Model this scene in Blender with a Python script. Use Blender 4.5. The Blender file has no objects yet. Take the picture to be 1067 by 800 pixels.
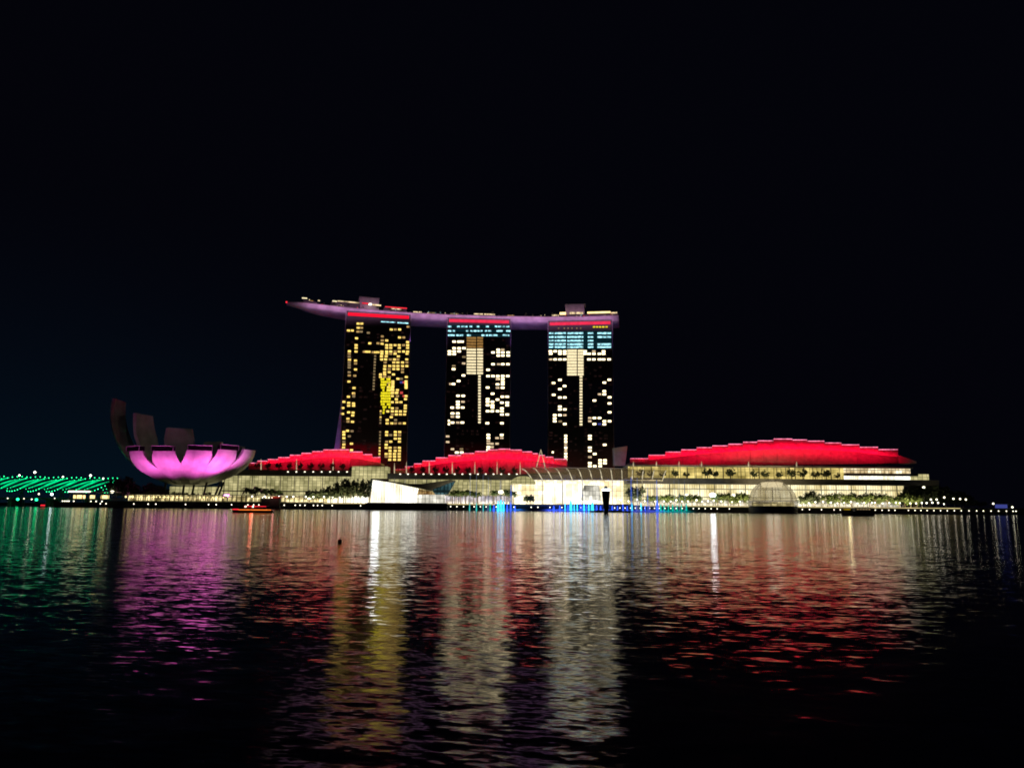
import bpy, bmesh, math, random
from math import radians, sin, cos, pi, tan
from mathutils import Vector, Matrix
random.seed(7)
S = bpy.context.scene
COL = S.collection

# ------------------------------------------------------------------ camera
CAM_H = 3.5
PITCH, ROLL = radians(9.05), radians(0.47)
F = 27 / 36 * 1067.0
cd = bpy.data.cameras.new('camera'); cam = bpy.data.objects.new('camera', cd); COL.objects.link(cam)
cd.sensor_fit = 'HORIZONTAL'; cd.sensor_width = 36; cd.lens = 27; cd.clip_start = 0.1; cd.clip_end = 9000
CM = Matrix.Translation((0, 0, CAM_H)) @ Matrix.Rotation(pi / 2 + PITCH, 4, 'X') @ Matrix.Rotation(ROLL, 4, 'Z')
cam.matrix_world = CM
S.camera = cam

# ------------------------------------------------------------------ world, fill sun
W = bpy.data.worlds.new('World'); S.world = W; W.use_nodes = True
nt = W.node_tree; nt.nodes.clear()
out = nt.nodes.new('ShaderNodeOutputWorld')
sky = nt.nodes.new('ShaderNodeTexSky'); sky.sky_type = 'NISHITA'; sky.sun_disc = False
sky.sun_elevation = radians(-6); sky.sun_rotation = radians(150)
bg1 = nt.nodes.new('ShaderNodeBackground'); bg1.inputs[1].default_value = 0.002
nt.links.new(sky.outputs[0], bg1.inputs[0])
tc = nt.nodes.new('ShaderNodeTexCoord'); sx = nt.nodes.new('ShaderNodeSeparateXYZ')
nt.links.new(tc.outputs['Generated'], sx.inputs[0])
def wm(op, a, b=None, clamp=False):
    n = nt.nodes.new('ShaderNodeMath'); n.operation = op; n.use_clamp = clamp
    for i, v in enumerate((a, b)):
        if v is None: continue
        if isinstance(v, (int, float)): n.inputs[i].default_value = v
        else: nt.links.new(v, n.inputs[i])
    return n.outputs[0]
# town glow: a teal-blue air glow low in the west (left), fading with height
az = wm('MULTIPLY', wm('ADD', wm('MULTIPLY', sx.outputs[0], -1.0), 0.12), 1.75, True)
el = wm('SUBTRACT', 1.0, wm('MULTIPLY', sx.outputs[2], 2.6), True)
el2 = wm('MULTIPLY', el, el)
gl = wm('MULTIPLY', az, el2)
mixc = nt.nodes.new('ShaderNodeMix'); mixc.data_type = 'RGBA'
mixc.inputs[6].default_value = (0.0010, 0.0011, 0.0028, 1); mixc.inputs[7].default_value = (0.0012, 0.0056, 0.0115, 1)
nt.links.new(gl, mixc.inputs[0])
bg2 = nt.nodes.new('ShaderNodeBackground'); nt.links.new(mixc.outputs[2], bg2.inputs[0]); bg2.inputs[1].default_value = 1.0
ad = nt.nodes.new('ShaderNodeAddShader'); nt.links.new(bg1.outputs[0], ad.inputs[0]); nt.links.new(bg2.outputs[0], ad.inputs[1])
nt.links.new(ad.outputs[0], out.inputs[0])

def lamp(kind, name, loc, target, energy, color, **kw):
    d = bpy.data.lights.new(name, kind); d.energy = energy; d.color = color
    for k, v in kw.items(): setattr(d, k, v)
    o = bpy.data.objects.new(name, d); COL.objects.link(o); o.location = loc
    if target is not None:
        o.rotation_euler = (Vector(target) - Vector(loc)).to_track_quat('-Z', 'Y').to_euler()
    return o
lamp('SUN', 'fill_sun', (0, 0, 500), (60, 300, 0), 0.004, (0.8, 0.85, 1.0), angle=radians(0.5))  # weak sun lamp added as a dim fill for the facades

S.view_settings.view_transform = 'Standard'; S.view_settings.look = 'None'
S.view_settings.exposure = 0; S.view_settings.gamma = 1; S.view_settings.use_curve_mapping = False
S.cycles.use_denoising = True
S.cycles.max_bounces = 4; S.cycles.diffuse_bounces = 1; S.cycles.glossy_bounces = 2
S.cycles.transparent_max_bounces = 12; S.cycles.transmission_bounces = 2
S.cycles.sample_clamp_indirect = 14.0
S.cycles.use_adaptive_sampling = False
S.cycles.pixel_filter_type = 'BLACKMAN_HARRIS'; S.cycles.filter_width = 1.75
S.cycles.caustics_reflective = False; S.cycles.caustics_refractive = False

# ------------------------------------------------------------------ photo -> place
CR = CM.to_3x3()
def ray(px, py): return CR @ Vector(((px - 533.5) / F, -(py - 400.0) / F, -1.0))
O = Vector((0, 0, CAM_H))
def P(px, py, Y): d = ray(px, py); return O + d * (Y / d.y)
def PZ(px, py, Z): d = ray(px, py); return O + d * ((Z - CAM_H) / d.z)
def X(px, Y, py=520): return P(px, py, Y).x
def Z(py, Y, px=533): return P(px, py, Y).z
M = lambda Y: Y / F            # metres per photo pixel at depth Y

# ------------------------------------------------------------------ materials
MATS = {}
def new_mat(name):
    m = bpy.data.materials.new(name); m.use_nodes = True; m.node_tree.nodes.clear(); MATS[name] = m
    return m, m.node_tree
def N(t, typ, **kw):
    n = t.nodes.new(typ)
    for k, v in kw.items(): setattr(n, k, v)
    return n
def mth(t, op, a, b=None, clamp=False):
    n = t.nodes.new('ShaderNodeMath'); n.operation = op; n.use_clamp = clamp
    for i, v in enumerate((a, b)):
        if v is None: continue
        if isinstance(v, (int, float)): n.inputs[i].default_value = v
        else: t.links.new(v, n.inputs[i])
    return n.outputs[0]
def surf(name, col, rough=0.7, metal=0.0, var=0.25, scale=0.3, col2=None, bump=0.0):
    m, t = new_mat(name)
    o = N(t, 'ShaderNodeOutputMaterial'); b = N(t, 'ShaderNodeBsdfPrincipled')
    c = N(t, 'ShaderNodeTexCoord'); n = N(t, 'ShaderNodeTexNoise'); n.inputs['Scale'].default_value = scale; n.inputs['Detail'].default_value = 5
    t.links.new(c.outputs['Object'], n.inputs['Vector'])
    r = N(t, 'ShaderNodeMix', data_type='RGBA')
    c2 = col2 or tuple(x * (1 - var) for x in col)
    r.inputs[6].default_value = (*c2, 1); r.inputs[7].default_value = (*[min(1, x * (1 + var * .5)) for x in col], 1)
    t.links.new(mth(t, 'MULTIPLY', mth(t, 'SUBTRACT', n.outputs['Fac'], 0.3), 2.5, True), r.inputs[0])
    t.links.new(r.outputs[2], b.inputs['Base Color'])
    b.inputs['Roughness'].default_value = rough; b.inputs['Metallic'].default_value = metal
    if bump:
        bm_ = N(t, 'ShaderNodeBump'); bm_.inputs['Strength'].default_value = bump; t.links.new(n.outputs['Fac'], bm_.inputs['Height'])
        t.links.new(bm_.outputs[0], b.inputs['Normal'])
    t.links.new(b.outputs[0], o.inputs[0])
    return m
def glow(name, col, st, var=0.0, scale=0.25, sampling='NONE'):
    """something that gives off light: lamp glass, lit window, or a part given its own glow"""
    m, t = new_mat(name)
    o = N(t, 'ShaderNodeOutputMaterial'); e = N(t, 'ShaderNodeEmission'); e.inputs[0].default_value = (*col, 1)
    e.inputs[1].default_value = st
    if var:
        c = N(t, 'ShaderNodeTexCoord'); n = N(t, 'ShaderNodeTexNoise'); n.inputs['Scale'].default_value = scale; n.inputs['Detail'].default_value = 2
        t.links.new(c.outputs['Object'], n.inputs['Vector'])
        v = mth(t, 'MULTIPLY', mth(t, 'SUBTRACT', n.outputs['Fac'], 0.32), 2.8, True)
        v = mth(t, 'MULTIPLY', mth(t, 'ADD', mth(t, 'MULTIPLY', v, var), 1 - var), st)
        t.links.new(v, e.inputs[1])
    t.links.new(e.outputs[0], o.inputs[0])
    m.cycles.emission_sampling = sampling
    return m
def lit_glass(name, cA, cB, st, cw, ch, mort=0.1, var=0.8, nscale=0.12, dark=0.05):
    """glazing with a lit room behind: panes, mullions, rooms brighter and dimmer"""
    m, t = new_mat(name)
    o = N(t, 'ShaderNodeOutputMaterial'); c = N(t, 'ShaderNodeTexCoord')
    s = N(t, 'ShaderNodeSeparateXYZ'); t.links.new(c.outputs['Object'], s.inputs[0])
    xx = mth(t, 'ADD', s.outputs[0], mth(t, 'MULTIPLY', s.outputs[1], 0.37))
    fx = mth(t, 'FRACT', mth(t, 'DIVIDE', xx, cw)); fz = mth(t, 'FRACT', mth(t, 'DIVIDE', s.outputs[2], ch))
    mx = mth(t, 'GREATER_THAN', fx, mort); mz = mth(t, 'GREATER_THAN', fz, mort)
    mask = mth(t, 'MULTIPLY', mx, mz) if ch < 29 else mx
    mask = mth(t, 'ADD', mth(t, 'MULTIPLY', mask, 1 - dark * 4), dark * 4)
    cell = N(t, 'ShaderNodeCombineXYZ')
    t.links.new(mth(t, 'FLOOR', mth(t, 'DIVIDE', xx, cw)), cell.inputs[0]); t.links.new(mth(t, 'FLOOR', mth(t, 'DIVIDE', s.outputs[2], ch)), cell.inputs[2])
    wn = N(t, 'ShaderNodeTexWhiteNoise', noise_dimensions='3D'); t.links.new(cell.outputs[0], wn.inputs['Vector'])
    n = N(t, 'ShaderNodeTexNoise'); n.inputs['Scale'].default_value = nscale; n.inputs['Detail'].default_value = 4
    t.links.new(c.outputs['Object'], n.inputs['Vector'])
    v = mth(t, 'MULTIPLY', mth(t, 'SUBTRACT', n.outputs['Fac'], 0.33), 2.9, True)
    v = mth(t, 'ADD', mth(t, 'MULTIPLY', v, 0.65), mth(t, 'MULTIPLY', wn.outputs['Value'], 0.35))
    v2 = mth(t, 'ADD', mth(t, 'MULTIPLY', v, var), 1 - var)
    cm = N(t, 'ShaderNodeMix', data_type='RGBA'); cm.inputs[6].default_value = (*cA, 1); cm.inputs[7].default_value = (*cB, 1)
    t.links.new(v, cm.inputs[0])
    e = N(t, 'ShaderNodeEmission'); t.links.new(cm.outputs[2], e.inputs[0])
    t.links.new(mth(t, 'MULTIPLY', mth(t, 'MULTIPLY', v2, mask), st), e.inputs[1])
    g = N(t, 'ShaderNodeBsdfGlossy'); g.inputs['Color'].default_value = (.04, .04, .04, 1); g.inputs['Roughness'].default_value = .2
    a = N(t, 'ShaderNodeAddShader'); t.links.new(e.outputs[0], a.inputs[0]); t.links.new(g.outputs[0], a.inputs[1])
    t.links.new(a.outputs[0], o.inputs[0]); m.cycles.emission_sampling = 'NONE'
    return m

surf('white_panel', (.72, .72, .72), .45, var=.30, scale=.11)
surf('white_roof', (.78, .76, .75), .5, var=.35, scale=.22)
surf('concrete', (.32, .31, .29), .85)
surf('dark_concrete', (.10, .10, .10), .9)
surf('quay_stone', (.075, .075, .08), .9, scale=.8)
surf('hotel_glass', (.014, .013, .015), .45, var=.5, scale=.08)
surf('hotel_fin', (.40, .38, .40), .6)
surf('spandrel', (.03, .028, .03), .6)
surf('ledge_stone', (.10, .095, .088), .8)
surf('roof_glazing', (.21, .20, .20), .4, var=.4, scale=.3)
surf('buoy_brown', (.16, .10, .06), .7)
surf('steel_dark', (.06, .06, .07), .4, .6)
surf('steel_pale', (.6, .6, .58), .4, .3)
surf('mast_cream', (.8, .72, .55), .5)
surf('black_glass', (.012, .012, .015), .08)
surf('hull_purple_white', (.62, .60, .66), .5, var=.4, scale=.09)
surf('leaf', (.085, .125, .03), .7, var=.5, scale=1.2)
surf('leaf_palm', (.06, .10, .035), .6, var=.4, scale=1.2)
surf('leaf_dark', (.04, .06, .025), .8, var=.5, scale=.8)
surf('bark', (.12, .09, .065), .9, scale=2)
surf('paving', (.16, .15, .14), .85, scale=.3)
surf('ground', (.05, .055, .045), .95, scale=.05)
surf('red_paint', (.6, .05, .03), .5)
surf('yellow_paint', (.75, .55, .03), .5)
surf('boat_dark', (.03, .03, .035), .5)
surf('boat_white', (.6, .6, .6), .5)
surf('roof_dim', (.16, .15, .14), .7)
surf('cloth', (.35, .33, .3), .9)
glow('win_cream', (1.0, .84, .50), 3.6, .35, .5)
glow('win_yellow', (1.0, .68, .16), 1.7, .45, .4)
glow('hot_yellow', (1.0, .85, .02), 1.25, .55, .8)
glow('win_gold', (1.0, .84, .50), 1.25, .3, .7)
glow('win_orange', (1.0, .52, .14), .42, .5, .6)
glow('win_dim', (1.0, .70, .34), .32, .3)
glow('win_cream_soft', (1.0, .74, .45), 1.0, .5, .5)
glow('win_yellow_soft', (1.0, .62, .22), .6, .5, .5)
glow('win_faint', (1.0, .45, .40), .016, .95, .35)
glow('win_cyan', (.42, .88, 1.0), 2.0, .85, .42)
glow('win_teal', (.02, .12, .17), .17, .5, .3)
glow('win_blue', (.16, .2, .9), .28)
glow('win_red', (1.0, .12, .10), .6)
glow('red_led', (1.0, .008, .035), 1.15, .15, .4)
glow('rib_glow', (1.0, .88, .60), 1.0, .7, .25)  # canopy ribs: interior light on them put in as own glow
glow('mast_glow', (1.0, .78, .48), .7, .5, .3)  # uplit masts: the light on them put in as emission
glow('flood_lamp', (.84, .93, 1.0), 17)
glow('rose_led', (1.0, .035, .10), 1.0, .2, .3)
glow('pink_led', (1.0, .22, .38), 2.2, .7, .5)
glow('green_led', (.02, 1.0, .32), 4.5, .3, 1.0)
glow('green_glow', (.0, .82, .26), 1.3, .55, .15)
glow('white_lamp', (1.0, .92, .68), 3.4)
glow('big_lamp', (1.0, .94, .76), 5.0)
glow('warm_lamp', (1.0, .74, .30), 2.6, .4, .2)
glow('gold_strip', (1.0, .80, .36), .85, .5, .06)
glow('cool_lamp', (.80, .92, 1.0), 10.0)
glow('deck_lamp', (1.0, .75, .42), 1.6, .8, .3)
glow('blue_jet_glow', (.03, .10, 1.0), 2.4, .3, .5)  # water jets: coloured lamplight put into the material as glow
glow('sky_jet_glow', (.04, .55, 1.0), 2.8, .4, .5)
glow('teal_jet_glow', (.0, .75, .60), 1.0, .3, .5)
glow('violet_jet_glow', (.14, .18, 1.0), .8, .3, .5)
glow('red_lamp', (1.0, .03, .05), 1.5, .4, .8)
glow('orange_strip', (1.0, .22, .03), 1.3, .4, .5)
glow('magenta_edge', (1.0, .05, .5), .45, .4, .2)
lit_glass('glass_gold', (.50, .38, .09), (1.0, .78, .27), 1.3, 6.2, 3.2, .07, .6, .10)
lit_glass('glass_olive', (.44, .41, .16), (1.0, .88, .44), .88, 4.0, 2.6, .10, .5, .08)
lit_glass('glass_warm', (.85, .55, .20), (1.0, .92, .66), 1.9, 3.0, 4.5, .14, .9, .16)
lit_glass('glass_white', (.72, .56, .20), (1.0, .92, .62), 1.75, 2.1, 7.0, .12, .55, .07)
lit_glass('glass_hot', (.75, .68, .44), (1.0, .99, .92), 2.7, 1.7, 30.0, .12, .5, .07)
lit_glass('glass_plaza', (.80, .62, .28), (1.0, .95, .76), 2.3, 3.4, 4.0, .06, .5, .10)
lit_glass('glass_cool', (.50, .46, .36), (1.0, .97, .84), 1.4, 3.0, 4.0, .08, .9, .10)
lit_glass('glass_amber', (.5, .22, .05), (1.0, .72, .3), .9, 2.0, 5.0, .2, .8, .3)
lit_glass('glass_shop', (.30, .22, .06), (1.0, .84, .42), 2.6, 4.0, 4.0, .22, 1.0, .20)
lit_glass('glass_lilac', (.40, .32, .42), (1.0, .95, .95), 1.5, 3.2, 40.0, .2, .85, .22)
lit_glass('glass_teal', (.02, .10, .12), (.20, .42, .46), .6, 3.0, 9.0, .25, .8, .1)

# dome glazing: pale baffles in rings with clear gaps
m, t = new_mat('dome_glass')
o = N(t, 'ShaderNodeOutputMaterial'); c = N(t, 'ShaderNodeTexCoord'); s = N(t, 'ShaderNodeSeparateXYZ'); t.links.new(c.outputs['Object'], s.inputs[0])
f = mth(t, 'FRACT', mth(t, 'DIVIDE', s.outputs[2], 1.5)); msk = mth(t, 'GREATER_THAN', f, .42)
d = N(t, 'ShaderNodeBsdfTranslucent'); d.inputs[0].default_value = (.75, .70, .68, 1)
d2 = N(t, 'ShaderNodeBsdfDiffuse'); d2.inputs[0].default_value = (.5, .48, .47, 1)
dm = N(t, 'ShaderNodeMixShader'); dm.inputs[0].default_value = .35; t.links.new(d.outputs[0], dm.inputs[1]); t.links.new(d2.outputs[0], dm.inputs[2])
tr = N(t, 'ShaderNodeBsdfTransparent'); tr.inputs[0].default_value = (.8, .8, .8, 1)
mx = N(t, 'ShaderNodeMixShader'); t.links.new(mth(t, 'ADD', mth(t, 'MULTIPLY', msk, .34), .12), mx.inputs[0]); t.links.new(tr.outputs[0], mx.inputs[1]); t.links.new(dm.outputs[0], mx.inputs[2])
t.links.new(mx.outputs[0], o.inputs[0])

# canopy glass: see-through, picks up the light below
m, t = new_mat('canopy_glass')
o = N(t, 'ShaderNodeOutputMaterial')
d = N(t, 'ShaderNodeBsdfTranslucent'); d.inputs[0].default_value = (.22, .18, .12, 1)
d2 = N(t, 'ShaderNodeBsdfDiffuse'); d2.inputs[0].default_value = (.16, .14, .10, 1)
ad2 = N(t, 'ShaderNodeMixShader'); ad2.inputs[0].default_value = .5; t.links.new(d.outputs[0], ad2.inputs[1]); t.links.new(d2.outputs[0], ad2.inputs[2])
tr = N(t, 'ShaderNodeBsdfTransparent'); mx = N(t, 'ShaderNodeMixShader'); mx.inputs[0].default_value = .6
t.links.new(tr.outputs[0], mx.inputs[1]); t.links.new(ad2.outputs[0], mx.inputs[2]); t.links.new(mx.outputs[0], o.inputs[0])

# fountain spray: thin, see-through, its lamplight put in as emission
def spray(name, col, st, fac):
    m, t = new_mat(name)
    o = N(t, 'ShaderNodeOutputMaterial'); e = N(t, 'ShaderNodeEmission'); e.inputs[0].default_value = (*col, 1); e.inputs[1].default_value = st
    tr = N(t, 'ShaderNodeBsdfTransparent'); mx = N(t, 'ShaderNodeMixShader'); mx.inputs[0].default_value = fac
    t.links.new(tr.outputs[0], mx.inputs[1]); t.links.new(e.outputs[0], mx.inputs[2]); t.links.new(mx.outputs[0], o.inputs[0])
    m.cycles.emission_sampling = 'NONE'
spray('spray_blue', (.10, .22, 1.0), .75, .30)
spray('spray_pale', (.45, .55, .9), .5, .22)

# water: the wave slopes come straight from world-space noise, so far waves keep their steepness
m, t = new_mat('bay_water')
o = N(t, 'ShaderNodeOutputMaterial'); b = N(t, 'ShaderNodeBsdfPrincipled')
b.inputs['Base Color'].default_value = (.0015, .003, .005, 1); b.inputs['IOR'].default_value = 1.333
geo = N(t, 'ShaderNodeNewGeometry')
acc = None
for (lx, ly, ax, ay, det) in ((8.0, 3.2, .006, .010, 1), (1.1, .40, .042, .072, 1), (.38, .145, .070, .098, 2)):
    vm = N(t, 'ShaderNodeVectorMath', operation='MULTIPLY'); vm.inputs[1].default_value = (1 / lx, 1 / ly, 1)
    rot = N(t, 'ShaderNodeVectorRotate', rotation_type='Z_AXIS'); rot.inputs['Angle'].default_value = .18
    t.links.new(geo.outputs['Position'], rot.inputs['Vector']); t.links.new(rot.outputs[0], vm.inputs[0])
    nn = N(t, 'ShaderNodeTexNoise'); nn.inputs['Scale'].default_value = 1; nn.inputs['Detail'].default_value = det; nn.inputs['Distortion'].default_value = .4
    t.links.new(vm.outputs[0], nn.inputs['Vector'])
    sb = N(t, 'ShaderNodeVectorMath', operation='SUBTRACT'); t.links.new(nn.outputs['Color'], sb.inputs[0]); sb.inputs[1].default_value = (.5, .5, .5)
    ml = N(t, 'ShaderNodeVectorMath', operation='MULTIPLY'); t.links.new(sb.outputs[0], ml.inputs[0]); ml.inputs[1].default_value = (ax * 2, ay * 2, 0)
    if acc is None: acc = ml.outputs[0]
    else:
        a_ = N(t, 'ShaderNodeVectorMath', operation='ADD'); t.links.new(acc, a_.inputs[0]); t.links.new(ml.outputs[0], a_.inputs[1]); acc = a_.outputs[0]
a_ = N(t, 'ShaderNodeVectorMath', operation='ADD'); t.links.new(acc, a_.inputs[0]); a_.inputs[1].default_value = (0, 0, 1)
nm = N(t, 'ShaderNodeVectorMath', operation='NORMALIZE'); t.links.new(a_.outputs[0], nm.inputs[0])
t.links.new(nm.outputs[0], b.inputs['Normal'])
b.inputs['Roughness'].default_value = .085
t.links.new(b.outputs[0], o.inputs[0])

# ------------------------------------------------------------------ mesh helpers
class MB:
    def __init__(s): s.v = []; s.f = []
    def add(s, vs, fs):
        k = len(s.v); s.v += [tuple(v) for v in vs]; s.f += [tuple(i + k for i in q) for q in fs]; return s
    def box(s, c, d, rz=0.0):
        hx, hy, hz = d[0] / 2, d[1] / 2, d[2] / 2; ca, sa = cos(rz), sin(rz); vs = []
        for dz in (-hz, hz):
            for dx, dy in ((-hx, -hy), (hx, -hy), (hx, hy), (-hx, hy)):
                vs.append((c[0] + dx * ca - dy * sa, c[1] + dx * sa + dy * ca, c[2] + dz))
        return s.add(vs, [(0, 3, 2, 1), (4, 5, 6, 7), (0, 1, 5, 4), (1, 2, 6, 5), (2, 3, 7, 6), (3, 0, 4, 7)])
    def b2(s, x0, x1, y0, y1, z0, z1): return s.box(((x0 + x1) / 2, (y0 + y1) / 2, (z0 + z1) / 2), (abs(x1 - x0), abs(y1 - y0), abs(z1 - z0)))
    def hexa(s, p):  # 8 points: bottom 4 (ccw), top 4
        return s.add(p, [(0, 3, 2, 1), (4, 5, 6, 7), (0, 1, 5, 4), (1, 2, 6, 5), (2, 3, 7, 6), (3, 0, 4, 7)])
    def tube(s, pts, rad, n=6, cap=True):
        pts = [Vector(p) for p in pts]; rs = rad if isinstance(rad, (list, tuple)) else [rad] * len(pts)
        vs = []
        for i, p in enumerate(pts):
            d = (pts[min(i + 1, len(pts) - 1)] - pts[max(i - 1, 0)]).normalized()
            u = d.cross(Vector((0, 0, 1)) if abs(d.z) < .9 else Vector((1, 0, 0))).normalized(); w = d.cross(u)
            for k in range(n):
                a = 2 * pi * k / n; vs.append(p + (u * cos(a) + w * sin(a)) * rs[i])
        fs = []
        for i in range(len(pts) - 1):
            for k in range(n):
                a, b_ = i * n + k, i * n + (k + 1) % n; fs.append((a, b_, b_ + n, a + n))
        if cap: fs.append(tuple(range(n))[::-1]); fs.append(tuple(range((len(pts) - 1) * n, len(pts) * n)))
        return s.add(vs, fs)
    def lathe(s, prof, c=(0, 0, 0), n=24):
        vs = []; fs = []
        for r, z in prof:
            for k in range(n):
                a = 2 * pi * k / n; vs.append((c[0] + r * cos(a), c[1] + r * sin(a), c[2] + z))
        for i in range(len(prof) - 1):
            for k in range(n):
                a, b_ = i * n + k, i * n + (k + 1) % n; fs.append((a, b_, b_ + n, a + n))
        fs.append(tuple(range(n))[::-1]); fs.append(tuple(range((len(prof) - 1) * n, len(prof) * n)))
        return s.add(vs, fs)
    def ball(s, c, r, n=8):
        pr = [(max(.02 * r, r * sin(pi * i / (n // 2 + 1))), -r * cos(pi * i / (n // 2 + 1))) for i in range(n // 2 + 2)]
        return s.lathe(pr, c, n)
    def prism(s, poly, y0, y1):  # polygon in x,z extruded along y; y0/y1 front/back
        n = len(poly); vs = [(x, y0, z) for x, z in poly] + [(x, y1, z) for x, z in poly]
        fs = [tuple(range(n)), tuple(range(n, 2 * n))[::-1]] + [(i, i + n, (i + 1) % n + n, (i + 1) % n) for i in range(n)]
        return s.add(vs, fs)
    def build(s, name, mat, parent=None, smooth=False):
        me = bpy.data.meshes.new(name); L = parent['_o'] if parent is not None and '_o' in parent else (0, 0, 0)
        me.from_pydata([(x - L[0], y - L[1], z - L[2]) for x, y, z in s.v], [], s.f); me.validate(); me.update()
        if smooth:
            for p in me.polygons: p.use_smooth = True
        me.materials.append(MATS[mat])
        o = bpy.data.objects.new(name, me); COL.objects.link(o)
        if parent is not None:
            o.parent = parent
            if '_o' in parent: o['_o'] = list(parent['_o'])
        return o
def tag(o, label=None, cat=None, group=None, kind=None):
    for k, v in (('label', label), ('category', cat), ('group', group), ('kind', kind)):
        if v: o[k] = v
    return o
def thing(name, loc, label, cat, group=None):
    o = bpy.data.objects.new(name, None); COL.objects.link(o); o.location = loc; o['_o'] = [float(q) for q in loc]
    o.empty_display_size = .5
    return tag(o, label, cat, group)
def single(mb, name, mat, loc, label, cat, group=None, smooth=False):
    """a thing that is one mesh; origin at loc"""
    o = mb.build(name, mat, None, smooth)
    for v in o.data.vertices: v.co -= Vector(loc)
    o.location = loc
    return tag(o, label, cat, group)
KIDS = {}
def copy_tree(o, parent=None):
    c = o.copy(); COL.objects.link(c)
    if parent is not None: c.parent = parent
    if o.name not in KIDS: KIDS[o.name] = list(o.children)
    for ch in KIDS[o.name]: copy_tree(ch, c)
    return c
ORD = ['first', 'second', 'third', 'fourth', 'fifth', 'sixth', 'seventh', 'eighth', 'ninth', 'tenth', 'eleventh', 'twelfth', 'thirteenth', 'fourteenth', 'fifteenth', 'sixteenth', 'seventeenth', 'eighteenth', 'nineteenth', 'twentieth']
TENS = {20: 'twenty', 30: 'thirty', 40: 'forty', 50: 'fifty', 60: 'sixty', 70: 'seventy'}
def ordw(n):
    if n <= 20: return ORD[n - 1]
    te, u = n // 10 * 10, n % 10
    return (TENS[te][:-1] + 'ieth') if u == 0 else TENS[te] + '-' + ORD[u - 1]
def name_row(objs, desc, where):
    """label each of a row by where it stands in it"""
    objs = sorted(objs, key=lambda o: o.location.x / max(1, o.location.y)); n = len(objs)
    for i, o in enumerate(objs):
        if n == 1: o['label'] = f'{desc} {where}'; continue
        if i < (n + 1) // 2: k, side = i, 'left'
        else: k, side = n - 1 - i, 'right'
        w = 'leftmost' if (k == 0 and side == 'left') else 'rightmost' if k == 0 else ordw(k + 1) + ' from the ' + side
        o['label'] = f'{desc}, {w} {where}'

# ================================================================== SETTING
GZ = 5.2          # upper promenade level
def struct(mb, name, mat): return tag(mb.build(name, mat), kind='structure')
mb = MB(); mb.add([(-4000, -300, 0), (4000, -300, 0), (4000, 6000, 0), (-4000, 6000, 0)], [(0, 1, 2, 3)]); struct(mb, 'water', 'bay_water')
QY = 622
mb = MB(); mb.b2(-330, 420, QY + 8, 1400, -3, GZ); mb.b2(-1500, -330, 900, 1500, -3, 3.0); mb.b2(420, 1500, QY + 40, 1500, -3, 3.0)
struct(mb, 'ground', 'ground')
mb = MB(); mb.b2(-330, 420, QY, QY + 7.99, -3, 1.7)
struct(mb, 'boardwalk', 'quay_stone')
mb = MB(); mb.b2(-329, 419, QY + 8.05, QY + 26, GZ + .004, GZ + .12)
struct(mb, 'promenade', 'paving')

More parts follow.
